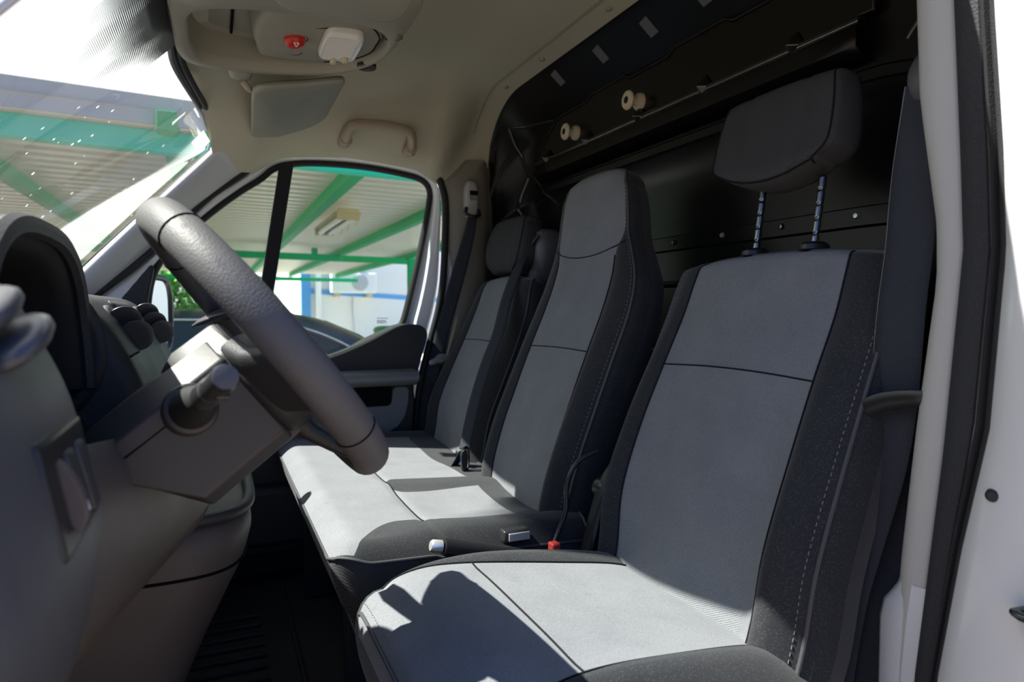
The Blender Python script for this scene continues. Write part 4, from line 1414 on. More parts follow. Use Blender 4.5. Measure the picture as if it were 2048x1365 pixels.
# switch panel with dimmer wheel and blank switches
sp = mesh('switch_panel', *g_prism([(-.096, -.072), (-.0870, -.074), (-.0745, -.140), (-.0845, -.142)], .436, .560), 'black_smooth', db, bev=.003)
mesh('dimmer_wheel', *g_prism(cr([(-0.0848, -0.0880), (-0.0768, -0.0960), (-0.0718, -0.1080), (-0.0698, -0.1220), (-0.0748, -0.1300), (-0.0848, -0.1100)], 24, True), .462, .472), 'dash_mid', sp, bev=.002)
for y in (.496, .530):
    mesh('switch_blank', *g_prism([(-0.0875, -0.0860), (-0.0820, -0.0880), (-0.0720, -0.1320), (-0.0775, -0.1340)], y - .011, y + .011), 'dash', sp, bev=.002)
mesh('switch_symbol', *g_prism([(-0.0752, -0.1195), (-0.0742, -0.1198), (-0.0727, -0.1255), (-0.0742, -0.1255)], .494, .4975), 'white_mark', sp, smooth=0)
# bonnet release recess and lower end panel
mesh('lower_end_panel', *g_prism(cr([(-.30, -.14), (-.115, -.145), (-.098, -.155), (-.094, -.18), (-.100, -.24), (-.115, -.32), (-.14, -.42), (-.18, -.60), (-.30, -.62)], 50, True), .34, .452), 'dash_mid', db, bev=.012, seg=3)
mesh('release_recess', *g_prism([(-.090, -.172), (-.083, -.166), (-.082, -.19), (-.098, -.25), (-.104, -.25)], .485, .535), 'dash', db, bev=.004)
mesh('release_lever', *g_prism([(-.088, -.192), (-.080, -.186), (-.086, -.225), (-.100, -.27), (-.108, -.27)], .512, .528), 'dash_mid', db, bev=.004)
# knee panel below the column
V, F = g_sheet([[(-.118 + .10 * t - .0, .585 + .50 * t, -.105 - .055 * t), (-.100 + .10 * t, .60 + .485 * t, -.150 - .03 * t), (-.098 + .098 * t, .60 + .475 * t, -.200 - .02 * t), (-.106 + .098 * t, .605 + .465 * t, -.262 - .018 * t), (-.118 + .098 * t, .61 + .455 * t, -.292 - .012 * t), (-.16 + .10 * t, .62 + .44 * t, -.300 - .008 * t), (-.32 + .10 * t, .63 + .43 * t, -.31)] for t in [k / 14 for k in range(15)]])
mesh('knee_panel', V, F, 'dash_mid', db, smooth=60, solid=.004)
# lower centre console with a tray
rows = []
for z, x1, y0, y1 in ((-.80, -.10, 1.14, 1.62), (-.62, -.055, 1.12, 1.64), (-.52, -.012, 1.11, 1.65), (-.44, .026, 1.10, 1.66), (-.405, .044, 1.10, 1.66), (-.36, .056, 1.10, 1.66), (-.335, .054, 1.105, 1.655), (-.325, .046, 1.115, 1.645)):
    xm, ym = (x1 - .36) / 2, (y0 + y1) / 2
    rows.append([(xm + (x1 + .36) / 2 * a, ym + (y1 - y0) / 2 * b, z) for a, b in superq(44, 5)])
lc = mesh('lower_console', *g_loft(rows), 'dash_mid', db, smooth=50)
ringp = [(-.152 + .205 * a, 1.38 + .268 * b, -.318 + .0 * a) for a, b in superq(60, 5)]
tube('tray_rim', ringp, .010, 'dash', lc, closed=True, n=10)
tube('console_joint', [(-.156 + .203 * a, 1.38 + .281 * b, -.400) for a, b in superq(60, 5)], .0022, 'dark_gap', lc, closed=True, n=6)
box('glove_box', -.16, -.118, 1.80, 2.16, -.26, -.08, 'dash_mid', db, bev=.015)

# ================================================================== STEERING COLUMN, STALKS AND WHEEL
WC = Vector((.056, .82, -.039))
E1 = Vector((.621, 0, -.784))
NN = Vector((.784, .050, .621)).normalized()
E2 = NN.cross(E1).normalized()
E2 = E2 if E2.y > 0 else -E2
def wp(a, b, c):
    return WC + E1 * a + E2 * b + NN * c
sc_ = thing('steering_column', (-.05, .82, -.80), 'dark angular steering column shroud behind the wheel', 'steering column')
# shroud: faceted box along the column axis; section (b across, a down the wheel plane)
def shroud(sec, cs, name, mat, bev=.006):
    rr = [[wp(min(a * q[1], q[2] if len(q) > 2 else 9), b * q[1], q[0]) for b, a in sec] for q in cs]
    return mesh(name, *g_loft(rr), mat, sc_, smooth=30, bev=bev, seg=3)
shroud([(-.080, -.022), (-.080, .074), (-.066, .088), (.066, .088), (.080, .074), (.080, -.022), (.048, -.044), (-.048, -.044)], ((-.046, .97), (-.050, 1.0), (-.148, 1.0), (-.188, .97, .016), (-.205, .9, .0)), 'lower_shroud', 'column', .005)
shroud([(-.030, -.054), (-.072, -.026), (-.082, .0), (.076, .0), (.072, -.026), (.040, -.054)], ((-.024, .94), (-.034, 1.0), (-.082, 1.0), (-.104, .82)), 'upper_shroud', 'column', .007)
shroud([(-.066, .02), (-.066, .075), (-.05, .092), (.09, .092), (.10, .075), (.10, .02)], ((-.020, .9), (-.026, 1.0), (-.06, 1.0)), 'collar_shroud', 'dash_mid', .006)
tube('shroud_joint', [wp(-.004, -.0800, -.118 - .055 * k / 8) for k in range(9)], .0008, 'dark_gap', sc_, n=6)

# indicator stalk on the near side
ind = thing('indicator_stalk', (-.03, .72, -.08), 'black indicator stalk with a round flat end, pointing at the camera', 'stalk')
a0 = Vector((-.022, .735, -.098))
a1 = Vector((.008, .548, -.050))
ax = (a1 - a0).normalized()
Lx = (a1 - a0).length
mesh('base_collar', *g_lathe([(0.02574, -.012), (0.02574, .006), (0.02418, .011), (0.02028, .013)], a0, ax, 36), 'column', ind, smooth=40)
mesh('boot', *g_lathe([(0.02067, .008), (0.02028, .022), (0.01872, .036), (0.01482, .058), (0.01053, .078), (0.00975, .10)], a0, ax, 36), 'black_matte', ind, smooth=60)
mesh('sleeve', *g_lathe([(0.01014, .088), (0.01170, .092), (0.01209, .098), (0.01154, .126), (0.01092, .130)], a0, ax, 36), 'stalk', ind, smooth=40)
mesh('ring', *g_lathe([(0.01014, .128), (0.01123, .130), (0.01123, .135), (0.00998, .137)], a0, ax, 36), 'vent', ind, smooth=40)
mesh('twist_grip', *g_lathe([(0.00975, .136), (0.01069, .138), (0.01030, Lx - .022), (0.00983, Lx - .016)], a0, ax, 36), 'stalk', ind, smooth=40)
mesh('end_ring', *g_lathe([(0.00983, Lx - .018), (0.01061, Lx - .014), (0.01061, Lx - .004), (0.00967, Lx)], a0, ax, 36), 'stalk', ind, smooth=40)
mesh('end_cap', *g_lathe([(0.00967, Lx - .001), (0.00920, Lx + .0012), (0.00546, Lx + .0020), (0.00031, Lx + .0022)], a0, ax, 36), 'dash_grey', ind, smooth=60)
o = mesh('grip_tab', *g_box(-.006, .006, -.010, .010, -.002, .003), 'stalk', ind, bev=.002)
o.matrix_parent_inverse = Matrix.Translation(-Vector(ind.location))
o.location = a0 + ax * .155 + Vector((.004, 0, -.009))

# wiper stalk and radio paddle on the far side
wst = thing('wiper_stalk', (.0, .94, -.03), 'flat wedge shaped stalk above the column, sunlit, left of the wheel rim', 'stalk')
rr = []
for x, ya, yb_, zc_, th in ((-.024, .935, .955, -.0275, .0015), (-.016, .915, .975, -.0230, .004), (.0, .90, 1.01, -.0165, .0070), (.020, .89, 1.045, -.0105, .0095), (.036, .885, 1.05, -.0095, .0095), (.046, .89, 1.04, -.0120, .006)):
    rr.append([(x, (ya + yb_) / 2 + (yb_ - ya) / 2 * a, zc_ + .007 + th * b) for a, b in superq(28, 2.6)])
mesh('paddle', *g_loft(rr), 'column', wst, smooth=50)
rp = thing('radio_paddle', (.0, .93, -.09), 'small black audio control lever on the far side of the column', 'stalk')
mesh('control_pod', *g_tube([(.005, .90, -.075), (.0, .95, -.082), (-.004, 1.0, -.088), (-.006, 1.04, -.092)], [.012, .014, .016, .012], 14), 'black_smooth', rp)

sw = thing('steering_wheel', tuple(WC), 'dark grained steering wheel seen edge on in front of the driver seat', 'steering wheel')
def rim_pts(r, a, n=96):
    return [wp(r * math.cos(t), r * math.sin(t), a) for t in [2 * math.pi * k / n for k in range(n)]]
# rim: oval section swept round
RM, AA, BB = .1745, .0215, .0175
rings = []
for k in range(120):
    t = 2 * math.pi * k / 120
    rad = E1 * math.cos(t) + E2 * math.sin(t)
    th = 1.0 + .10 * (math.exp(-((math.sin(t)) / .4) ** 2) * 0)
    rings.append([WC + rad * (RM + BB * th * math.cos(p)) + NN * (AA * th * math.sin(p)) for p in [2 * math.pi * j / 20 for j in range(20)]])
V, F = g_sheet(rings, True)
m_ = 119
F += [(m_ * 20 + j, m_ * 20 + (j + 1) % 20, (j + 1) % 20, j) for j in range(20)]
rim_o = mesh('rim', V, F, 'wheel', sw, smooth=180)
def seam_ring(t):
    rad = E1 * math.cos(t) + E2 * math.sin(t)
    return [WC + rad * (RM + (BB + .0001) * math.cos(p)) + NN * ((AA + .0001) * math.sin(p)) for p in [2 * math.pi * j / 32 for j in range(32)]]
for t in (R(-142), R(142), R(-52), R(52)):
    tube('rim_joint', seam_ring(t), .0011, 'dark_gap', rim_o, closed=True, n=6)
hubr = []
for c, s_ in ((-.048, .86), (-.044, .96), (-.036, 1.0), (-.020, 1.0), (-.008, .94), (-.003, .80), (-.001, .4)):
    hubr.append([wp(.032 + .060 * s_ * a, .098 * s_ * b, c) for b, a in superq(44, 2.8)])
mesh('hub_cover', *g_loft(hubr), 'dash', sw, smooth=60)
for t, wd in ((R(-78), .040), (R(78), .040), (R(0), .05)):
    rad = E1 * math.cos(t) + E2 * math.sin(t)
    tan = -E1 * math.sin(t) + E2 * math.cos(t)
    rr = []
    for s_, w_, c_, h_ in ((.06, wd * 1.15, -.034, .014), (.10, wd, -.030, .012), (.135, wd * .95, -.018, .010), (.160, wd * 1.05, -.006, .010), (.172, wd * 1.15, -.001, .010)):
        rr.append([WC + rad * s_ + tan * (w_ * a) + NN * (c_ + h_ * b) for a, b in superq(24, 3.5)])
    mesh('spoke', *g_loft(rr), 'dash', sw, smooth=60)

# ================================================================== OVERHEAD ITEMS
oc = thing('overhead_console', (.14, 1.38, .60), 'olive beige overhead console with red button and cabin lamp', 'overhead console')
pl = cr([(-.055, 1.38), (-.055, 1.22), (-.03, 1.12), (.08, 1.09), (.20, 1.09), (.31, 1.10), (.338, 1.16), (.340, 1.27), (.336, 1.37), (.318, 1.445), (.272, 1.512), (.20, 1.55), (.08, 1.565), (-.02, 1.545), (-.052, 1.49)], 90, True)
pin = cr([(-.030, 1.38), (-.028, 1.31), (.00, 1.262), (.08, 1.240), (.20, 1.240), (.275, 1.262), (.310, 1.31), (.318, 1.37), (.304, 1.435), (.262, 1.492), (.195, 1.522), (.08, 1.535), (-.002, 1.515), (-.028, 1.46)], 90, True)
def nearest_ring(z, wav=.05, s_=1.0):
    return [(.145 + (x - .145) * s_, YM + (y - YM) * s_, z + wav * (x - .14)) for x, y in pin]
def plan(sx, z, dx=0, wav=0.0):
    return [(.145 + (x - .145) * sx + dx, YM + (y - YM) * sx, z + wav * (x - .14)) for x, y in pl]
def shift_ring(ring):
    """start the ring at the point straight ahead of the centre so both outlines match up"""
    k = min(range(len(ring)), key=lambda i: abs(math.atan2(ring[i][1] - 1.36, ring[i][0] - .145) - math.pi + 1e-6) if ring[i][1] >= 1.36 else 9)
    return ring[k:] + ring[:k]
def by_angle(ring, n=96):
    ang = sorted((math.atan2(p[1] - 1.38, p[0] - .145), p) for p in ring)
    out = []
    for i in range(n):
        t = -math.pi + 2 * math.pi * (i + .5) / n
        lo = [q for q in ang if q[0] <= t] or [(ang[-1][0] - 2 * math.pi, ang[-1][1])]
        hi = [q for q in ang if q[0] > t] or [(ang[0][0] + 2 * math.pi, ang[0][1])]
        (t0, p0), (t1, p1) = lo[-1], hi[0]
        f = (t - t0) / (t1 - t0 or 1)
        out.append(tuple(p0[j] * (1 - f) + p1[j] * f for j in range(3)))
    return out
R_out = [by_angle(plan(1.08, .635)), by_angle(plan(1.04, .56)), by_angle(plan(1.015, .522, wav=.03)), by_angle(plan(1.0, .508, wav=.05)), by_angle(plan(.982, .502, wav=.05))]
R_in = [by_angle(nearest_ring(.501, .05, 1.05)), by_angle(nearest_ring(.505, .05, 1.02)), by_angle(nearest_ring(.520, .05, 1.0))]
V, F = g_loft(R_out + R_in, False)
mesh('console_rim', V, F, 'beige_plastic', oc, smooth=60)
V, F = g_loft([by_angle(nearest_ring(.519, .05, 1.0)), by_angle(nearest_ring(.545, .03, .98)), by_angle(nearest_ring(.560, 0, .965)), by_angle(nearest_ring(.566, 0, .90))], False)
F.append(tuple(reversed(range(3 * 96, 4 * 96))))
mesh('shelf_recess', V, F, 'beige_plastic', oc, smooth=40)
# switch and lamp carrier filling the rear part of the recess
cp = cr([(.105, 1.255), (.20, 1.245), (.275, 1.275), (.312, 1.33), (.316, 1.38), (.312, 1.43), (.275, 1.485), (.20, 1.515), (.105, 1.505), (.088, 1.46), (.078, 1.38), (.088, 1.30)], 70, True)
def cplan(s_, z):
    return [(.20 + (x - .20) * s_, YM + (y - YM) * s_, z + .05 * (x - .14)) for x, y in cp]
V, F = g_loft([cplan(1.03, .562), cplan(1.0, .530), cplan(.96, .520), cplan(.88, .517), cplan(.5, .516)], True)
mesh('lamp_carrier', V, F, 'beige_plastic', oc, smooth=50)
tube('carrier_joint', cplan(.935, .5185)[8:40], .0014, 'dark_gap', oc, n=6)
tube('recess_divider', [(.045, 1.24, .562), (.045, 1.37, .562), (.045, 1.52, .562)], .003, 'dark_gap', oc, n=6)
hz = mesh('hazard_button', *g_lathe([(.020, .014), (.020, -.003), (.0188, -.009), (.0155, -.0140), (.009, -.0175), (.0004, -.0187)], (.152, 1.375, .515), (0, 0, 1), 36), 'red_button', oc, smooth=50)
mesh('button_well', *g_lathe([(.0004, .001), (.022, .001), (.0245, -.001), (.0245, .004)], (.152, 1.375, .5165), (0, 0, 1), 36), 'dark_gap', oc)
tr = [(math.cos(R(a)), math.sin(R(a))) for a in (30, 150, 270)]
tri = MB()
for i in range(3):
    p, q = tr[i], tr[(i + 1) % 3]
    f3 = lambda w: (.154 + .0052 * w[0], 1.375 - .0135 - .0052 * w[1] * .72, .5150 - .0152 + .0052 * w[1] * .69)
    tri.add(*g_bar(f3(p), f3(q), .0014, .0014))
tri.build('hazard_triangle', 'white_mark', hz, smooth=0)
lensr = [[(.238 + .037 * a * s_, 1.375 + .070 * b * s_, z + .05 * (.238 - .14)) for a, b in superq(48, 5)] for z, s_ in ((.518, 1.0), (.508, 1.0), (.502, .96), (.500, .88), (.4995, .4))]
ln = mesh('lamp_lens', *g_loft(lensr), 'lens', oc, smooth=50)
rb_ = MB()
for k in range(26):
    y = 1.318 + .108 * k / 25
    rb_.add(*g_tube([(.208, y, .5038), (.262, y, .5046)], .0009, 6))
rb_.build('lens_ribs', 'lens', ln)
for dx_, y in ((.232, 1.428), (.252, 1.412)):
    mesh('lamp_switch', *g_loft([[(dx_ + .0062 * a * s_, y + .009 * b * s_, z) for a, b in superq(20, 3)] for z, s_ in ((.504, 1.0), (.498, 1.0), (.496, .8), (.4955, .3))]), 'cream_plastic', ln, smooth=50)
for x, y in ((.318, 1.285), (.308, 1.470)):
    gr = MB()
    for r_ in (.006, .0105, .015, .019):
        gr.add(*g_tube([(x + r_ * math.cos(t), y + r_ * math.sin(t), .512 - 0.0 + .0) for t in [2 * math.pi * k / 28 for k in range(28)]], .0015, 6, True))
    gr.build('microphone_grille', 'dash_mid', oc)
    mesh('grille_back', *g_lathe([(.0004, 0), (.020, 0), (.021, .006)], (x, y, .512), (0, 0, 1), 28), 'black_matte', oc)
tube('cover_outline', [(.148 + .026 * math.cos(t), 1.452 + .019 * math.sin(t), .5165) for t in [2 * math.pi * k / 30 for k in range(30)]], .0007, 'dark_gap', oc, closed=True, n=5)
tube('cover_outline', [(.175 + .030 * math.cos(t), 1.302 + .017 * math.sin(t), .5178) for t in [math.pi * .1 + math.pi * .85 * k / 20 for k in range(21)]], .0007, 'dark_gap', oc, n=5)

def visor(root, pts, z0, z1, clip_y, mat):
    """flat padded visor, plan outline pts (x, y); z0 at its front edge, z1 at the rear"""
    x0 = min(p[0] for p in pts)
    x1 = max(p[0] for p in pts)
    P = pts
    cx = sum(p[0] for p in P) / len(P)
    cy = sum(p[1] for p in P) / len(P)
    rr = []
    for h, s_ in ((.5, .90), (.4, .965), (.15, .995), (-.15, 1.0), (-.4, .975), (-.5, .93), (-.55, .6), (-.56, .2)):
        rr.append([(cx + (x - cx) * s_, cy + (y - cy) * s_, z0 + (z1 - z0) * (x - x0) / (x1 - x0) + .020 * h) for x, y in P])
    return mesh('visor_panel', *g_loft(rr), mat, root, smooth=60)
vz = thing('sun_visor', (.18, 1.85, .54), 'passenger sun visor folded up, between the console and grab handle', 'sun visor')
vp = cr([(.090, 1.66), (.094, 1.625), (.12, 1.602), (.20, 1.592), (.268, 1.575), (.284, 1.59), (.286, 1.65), (.288, 1.80), (.286, 1.91), (.262, 1.985), (.222, 2.045), (.17, 2.10), (.126, 2.125), (.110, 2.115), (.106, 2.05), (.098, 1.85), (.093, 1.75)], 90, True)
visor(vz, vp, .488, .520, 0, 'beige_visor')
tube('visor_arm', cr([(.070, 1.640, .505), (.082, 1.652, .494), (.094, 1.668, .492), (.118, 1.690, .492)], 16), [.008, .0075, .007, .007, .007, .007, .0065, .0065, .006, .006, .006, .006, .006, .006, .0055, .005], 'handle_beige', vz, n=12)
mesh('arm_socket', *g_loft([[(.066 + .026 * a * s_, 1.625 + .030 * b * s_, z) for a, b in superq(28, 3)] for z, s_ in ((.57, 1.15), (.525, 1.0), (.510, .85), (.505, .5))]), 'beige_plastic', vz, smooth=50)
mesh('visor_clip', *g_loft([[(.100 + .007 * a, 2.105 + .012 * b, z) for a, b in superq(16, 3)] for z in (.47, .53)]), 'beige_plastic', vz, smooth=50)
mesh('visor_groove', *g_tube(cr([(.112, 1.68, .4885), (.140, 1.668, .4895), (.155, 1.662, .491)], 14), .004, 8), 'beige_visor', vz)
vd = thing('sun_visor', (.22, .95, .54), 'driver sun visor folded up, cut off by the top of the photo', 'sun visor')
vq = cr([(.085, 1.035), (.092, 1.085), (.125, 1.115), (.20, 1.125), (.262, 1.128), (.288, 1.11), (.292, 1.05), (.290, .95), (.286, .85), (.25, .76), (.20, .70), (.15, .655), (.118, .65), (.106, .70), (.098, .90), (.09, .98)], 90, True)
visor(vd, vq, .462, .478, 0, 'beige_visor')
tube('visor_arm', cr([(.070, 1.075, .530), (.080, 1.070, .490), (.094, 1.060, .470), (.118, 1.045, .466)], 16), .0065, 'handle_beige', vd, n=12)

gh = thing('grab_handle', (.45, 2.06, .53), 'beige grab handle on the headliner above the passenger door', 'grab handle')
P = cr([(.368, 2.078, .500), (.370, 2.055, .511), (.376, 2.034, .525), (.392, 2.020, .537), (.45, 2.013, .541), (.50, 2.013, .540), (.546, 2.020, .534), (.562, 2.036, .521), (.567, 2.057, .505), (.568, 2.080, .492)], 50)
rad = [.0235 - .0065 * math.sin(math.pi * k / 49) ** .5 for k in range(50)]
V, F = g_tube(P, rad, 16, flat=.75, up=(0, 0, 1))
mesh('grip', V, F, 'handle_beige', gh, smooth=60)
for x, z in ((.370, .496), (.567, .488)):
    mesh('handle_foot', *g_loft([[(x + .017 * a, y, z + .015 * b * s_ + .004) for a, b in superq(20, 2.6)] for y, s_ in ((2.055, .9), (2.075, 1.0), (2.11, 1.0))]), 'handle_beige', gh, smooth=50)
tube('coat_hook', cr([(.530, 2.03, .538), (.536, 2.02, .528), (.542, 2.025, .522)], 8), .004, 'handle_beige', gh, n=8)

stk = mesh('sticker', [(-.013, 2.00, .4745), (.002, 2.045, .457), (-.026, 2.058, .425), (-.043, 2.012, .4415)], [(0, 1, 2, 3)], 'sticker', None, smooth=0, solid=.0006)
tag(stk, 'blank white sticker in the upper corner of the windshield', 'sticker')

# ================================================================== OUTSIDE
ground = mesh('ground', [(-60, -60, -1.40), (60, -60, -1.40), (60, 80, -1.40), (-60, 80, -1.40)], [(0, 1, 2, 3)], 'ground', smooth=0)
tag(ground, 'pale concrete yard around the van', 'ground', kind='structure')

slab = mesh('bounce_slab', *g_box(-20, 25, 2.9, 29, -1.42, -1.385), 'slab', smooth=0)  # unseen slab added to brighten the underside of the roof
tag(slab, 'unseen pale paving, added to bounce light up under the carport', 'paving', kind='structure')

# carport of green steel with corrugated sheets
cp_ = thing('carport', (0, 8, -1.40), 'green steel carport with a corrugated roof, seen through the windows', 'carport')
def beam(name, p, q, w, h, mat='green'):
    return mesh(name, *g_bar(p, q, w, h), mat, cp_, smooth=0, bev=.006)
beam('front_beam', (-9, 3.02, .905), (3.6, 4.72, .905), .10, .115, 'teal')
beam('middle_beam', (-9, 10.2, .90), (3.6, 12.5, .90), .10, .11)
beam('rear_beam', (-9, 19.3, .90), (4.1, 21.2, .90), .10, .11)
for x in (-6.1, -4.9, -3.7, -2.5, -1.35, -.2, .95, 2.05, 3.35):
    beam('rafter', (x, 3.3 + .135 * (x + 9) * .6, .985), (x, 20.4, .985), .10, .10)
V, F = [], []
for x in (-9.2, 3.45):
    for k in range(1001):
        y = 2.9 + 17.8 * k / 1000 + .135 * (x + 9) * (1 - k / 1000)
        V.append((x, y, 1.05 + (.0 if k % 14 < 8 else .075 if 9 <= k % 14 < 13 else .037)))
F = [(k, k + 1, 1001 + k + 1, 1001 + k) for k in range(1000)]
mesh('roof_sheet', V, F, 'roof_sheet', cp_, smooth=80)
mesh('roof_flashing', *g_bar((-9.2, 2.90, 1.05), (3.5, 4.60, 1.05), .012, .15), 'grey_sheet', cp_, smooth=0)
for x, y in ((-6.5, 3.35), (-6.5, 10.65), (-6.5, 19.7), (3.3, 4.68), (3.4, 12.45)):
    mesh('post', *g_box(x - .06, x + .06, y - .06, y + .06, -1.40, 1.0), 'green', cp_, smooth=0, bev=.006)
for x, y in ((.02, 4.24), (1.62, 12.13)):
    mesh('beam_stub', *g_box(x - .045, x + .045, y - .045, y + .045, .93, 1.05), 'teal' if y < 6 else 'green', cp_, smooth=0)

fx = thing('light_fixture', (1.22, 7.6, .90), 'yellowed twin tube light fixture hanging under the carport roof', 'light fixture')
mesh('housing', *g_prism([(1.10, .935), (1.14, .985), (1.32, .985), (1.36, .935)], 6.75, 8.35), 'fixture', fx, smooth=0, bev=.008)
for x in (1.175, 1.285):
    mesh('fluorescent_tube', *g_tube([(x, 6.80, .905), (x, 8.30, .905)], .028, 14), 'tube', fx)
for y in (6.78, 8.32):
    mesh('tube_holder', *g_box(1.12, 1.34, y - .02, y + .02, .875, .94), 'fixture', fx, smooth=0, bev=.006)
for y in (7.1, 7.6, 8.0):
    tube('lens_clip', [(1.36, y, .94), (1.385, y, .91), (1.37, y, .875), (1.35, y, .865)], .008, 'fixture', fx, n=6)

cab = mesh('overhead_cable', *g_tube([(-3.6, 6.1, 5.0), (-2.05, 5.0, 4.1), (-.70, 4.2, 3.25), (-.02, 3.86, 2.84), (1.4, 3.1, 1.98), (3.3, 4.55, 1.1)][0:4], .012, 8), 'teal')
tag(cab, 'thin green overhead cable crossing the bright sky', 'cable')

# parked car
car = thing('car', (.0, 5.4, -1.40), 'dark grey car parked close beside the van under the carport', 'car')
body = cr([(-2.5, -.62), (-2.42, -.44), (-2.2, -.40), (1.20, -.47), (1.6, -.50), (2.3, -.60), (2.5, -.78), (2.5, -1.05), (2.3, -1.18), (-2.3, -1.18), (-2.5, -1.0)], 90, True)
rows = []
for y, s_ in ((4.52, .95), (4.56, .985), (4.66, 1.0), (6.2, 1.0), (6.30, .985), (6.34, .95)):
    rows.append([(x * s_, y, -.8 + (z + .8) * s_) for x, z in body])
mesh('body', *g_loft(rows), 'car_paint', car, smooth=40)
cabp = cr([(-2.25, -.44), (-2.0, -.20), (-1.65, -.06), (-1.0, -.005), (-.3, .004), (.25, -.006), (.62, -.050), (.90, -.165), (1.12, -.30), (1.36, -.46), (.8, -.50), (-1.6, -.50)], 90, True)
rows = []
for y, s_ in ((4.70, .90), (4.74, .965), (4.82, 1.0), (6.04, 1.0), (6.12, .965), (6.16, .90)):
    rows.append([(-.4 + (x + .4) * (.5 + .5 * s_), y - .12 * max(0, -z / .5) * (1 if y < 5 else -1), -.50 + (z + .50) * s_) for x, z in cabp])
mesh('cabin', *g_loft(rows), 'car_paint', car, smooth=40)
for pts in ([(-1.75, -.44), (-1.60, -.16), (-1.1, -.085), (-.45, -.075), (-.45, -.44)], [(-.38, -.44), (-.38, -.075), (.10, -.085), (.48, -.125), (.76, -.235), (.97, -.37), (1.02, -.44)]):
    n = len(pts)
    V = [(x, 4.708 - .12 * (-z / .5) - .01, z) for x, z in pts]
    V2 = [(x, y + .03, z) for x, y, z in V]
    F = [tuple(range(n)), tuple(reversed(range(n, 2 * n)))] + [(i, i + n, (i + 1) % n + n, (i + 1) % n) for i in range(n)]
    mesh('side_window', V + V2, F, 'car_glass', car, smooth=0)
tube('window_trim', [(x, 4.70 - .12 * (-z / .5) - .012, z) for x, z in cr([(-1.62, -.14), (-1.1, -.070), (-.4, -.060), (.12, -.068), (.50, -.108), (.78, -.215), (.99, -.352), (1.06, -.44)], 40)], .007, 'chrome', car, n=6)
mesh('windshield', *g_sheet([[(.72, y, -.075), (.95, y, -.175), (1.36, y, -.44)] for y in (4.86, 5.43, 6.0)]), 'car_glass', car, smooth=60)
for x in (-1.5, 1.5):
    for y in (4.53, 6.33):
        mesh('tyre', *g_lathe([(.18, -.10), (.30, -.10), (.32, -.06), (.32, .06), (.30, .10), (.18, .10)], (x, y + (.08 if y < 5 else -.08), -1.08), (0, 1, 0), 32), 'car_rubber', car)

# mirror of the van
mr_ = thing('side_mirror', (-.17, 2.42, .0), 'black door mirror outside the quarter glass, reflecting bright sky', 'mirror')
mc, md = Vector((-.172, 2.455, -.020)), Vector((.07, .27, 0)).normalized()
mn = Vector((md.y, -md.x, 0))
ring = [mc + md * (.135 * a) + Vector((0, 0, .135 * b)) for a, b in superq(48, 3.6)]
mesh('mirror_housing', *g_loft([[mc + (p - mc) * s_ + mn * h for p in ring] for h, s_ in ((-.10, .55), (-.085, .80), (-.05, .96), (0, 1.0), (.016, .99), (.020, .95), (.020, .88), (.008, .84))], True), 'black_smooth', mr_, smooth=50)
V, F = g_loft([[mc + (p - mc) * .84 + mn * .0125 for p in ring], [mc + (p - mc) * .84 + mn * .0075 for p in ring]])
mesh('mirror_face', V, F, 'mirror', mr_, smooth=0)
tube('mirror_arm', [(-.20, 2.25, -.12), (-.20, 2.36, -.10)], .025, 'black_smooth', mr_, n=12)

# building, its fittings, hedge, bin
bl = thing('building', (8, 24, -1.40), 'white building with a blue corner and a blue stripe behind the carport', 'building')
mesh('wall', *g_box(2.57, 16, 22.0, 30, -1.40, 3.4), 'wall_white', bl, smooth=0)
mesh('corner_strip', *g_box(2.52, 2.80, 21.96, 22.2, -1.40, 3.4), 'blue_paint', bl, smooth=0)
V, F = g_prism([(2.82, .50), (7.2, .24), (7.2, .38), (2.82, .64)], 21.97, 22.02)
mesh('stripe', V, F, 'blue_paint', bl, smooth=0)
mesh('drain_pipe', *g_tube([(3.02, 21.90, -1.40), (3.02, 21.90, 3.0)], .10, 12), 'pipe_white', bl)
b2 = mesh('outbuilding', *g_box(-4.5, 2.5, 30, 36, -1.40, 1.9), 'wall_white', smooth=0)
tag(b2, 'plain bright white wall left of the blue building corner', 'building')
ac = thing('air_conditioner', (4.05, 21.8, .4), 'white outdoor air conditioner unit on the building wall', 'air conditioner')
mesh('case', *g_box(3.35, 4.75, 21.40, 21.72, .52, 1.15), 'pipe_white', ac, smooth=0, bev=.04)
mesh('fan_grille', *g_lathe([(.0005, .02), (.24, .02), (.26, 0)], (4.22, 21.40, .84), (0, -1, 0), 32), 'grey_sheet', ac)
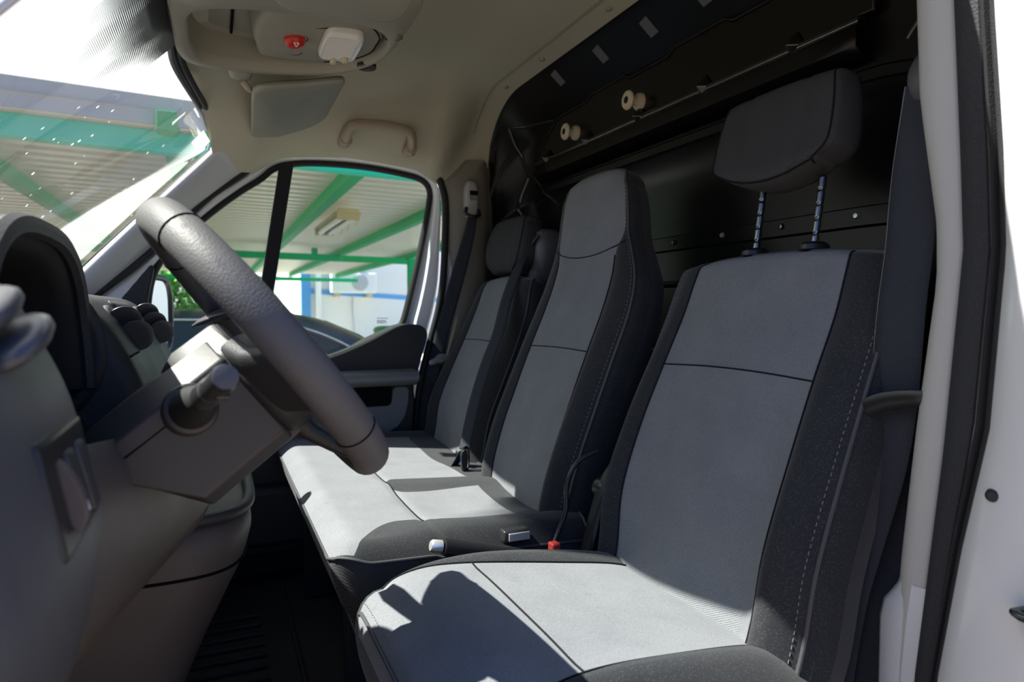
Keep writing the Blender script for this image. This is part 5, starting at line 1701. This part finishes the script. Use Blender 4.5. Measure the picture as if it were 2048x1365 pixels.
for x in (3.55, 4.55):
    mesh('bracket', *g_box(x - .06, x + .06, 21.42, 21.99, .40, .52), 'fixture', ac, smooth=0)
tube('hose', cr([(4.1, 21.93, .45), (4.08, 21.93, .0), (4.12, 21.93, -.6), (4.1, 21.93, -1.3)], 16), .018, 'grey_sheet', ac, n=6)

bn = thing('waste_bin', (2.55, 10.3, -1.40), 'tan waste bin with a green lid in front of the white building', 'bin')
mesh('body', *g_loft([[(2.58 + .30 * s_ * a, 10.3 + .30 * s_ * b, z) for a, b in superq(32, 5)] for z, s_ in ((-1.40, .85), (-.40, 1.0), (-.38, 1.03), (-.34, 1.03))]), 'bin_tan', bn, smooth=40)
mesh('lid', *g_loft([[(2.58 + .30 * s_ * a, 10.3 + .30 * s_ * b, z) for a, b in superq(32, 5)] for z, s_ in ((-.345, 1.06), (-.31, 1.08), (-.27, 1.0), (-.25, .8))]), 'bin_green', bn, smooth=40)

random.seed(11)
bu = thing('bush', (-.9, 21.9, -1.40), 'bright green leafy bush seen through the quarter glass', 'bush')
lv = MB()
for k in range(9000):
    t = random.uniform(0, 2 * math.pi)
    c = random.uniform(-1, 1)
    r_ = random.uniform(.72, 1.0) * (1 + .10 * math.sin(5 * t + 3 * c))
    s = math.sqrt(1 - c * c)
    p = Vector((-1.0 + 2.3 * r_ * s * math.cos(t), 22.2 + 1.1 * r_ * s * math.sin(t), -.05 + 1.35 * r_ * c))
    if p.z < -1.38:
        continue
    a = Vector((random.gauss(0, 1), random.gauss(0, 1), random.gauss(0, 1))).normalized()
    b = a.cross(Vector((random.gauss(0, 1), random.gauss(0, 1), random.gauss(0, 1)))).normalized()
    l = random.uniform(.07, .13)
    lv.add([p - a * l, p + b * l * .45, p + a * l, p - b * l * .45], [(0, 1, 2, 3)])
lv.build('foliage', 'leaf', bu, smooth=0)
tube('stem', [(-1.0, 22.2, -1.40), (-1.0, 22.2, -.2)], .05, 'wall_tan', bu, n=8)

# ================================================================== bring eye level to its height over the ground
for o in list(COL.objects):
    if o.parent is None and o.type != 'LIGHT':
        o.location.z += ZC
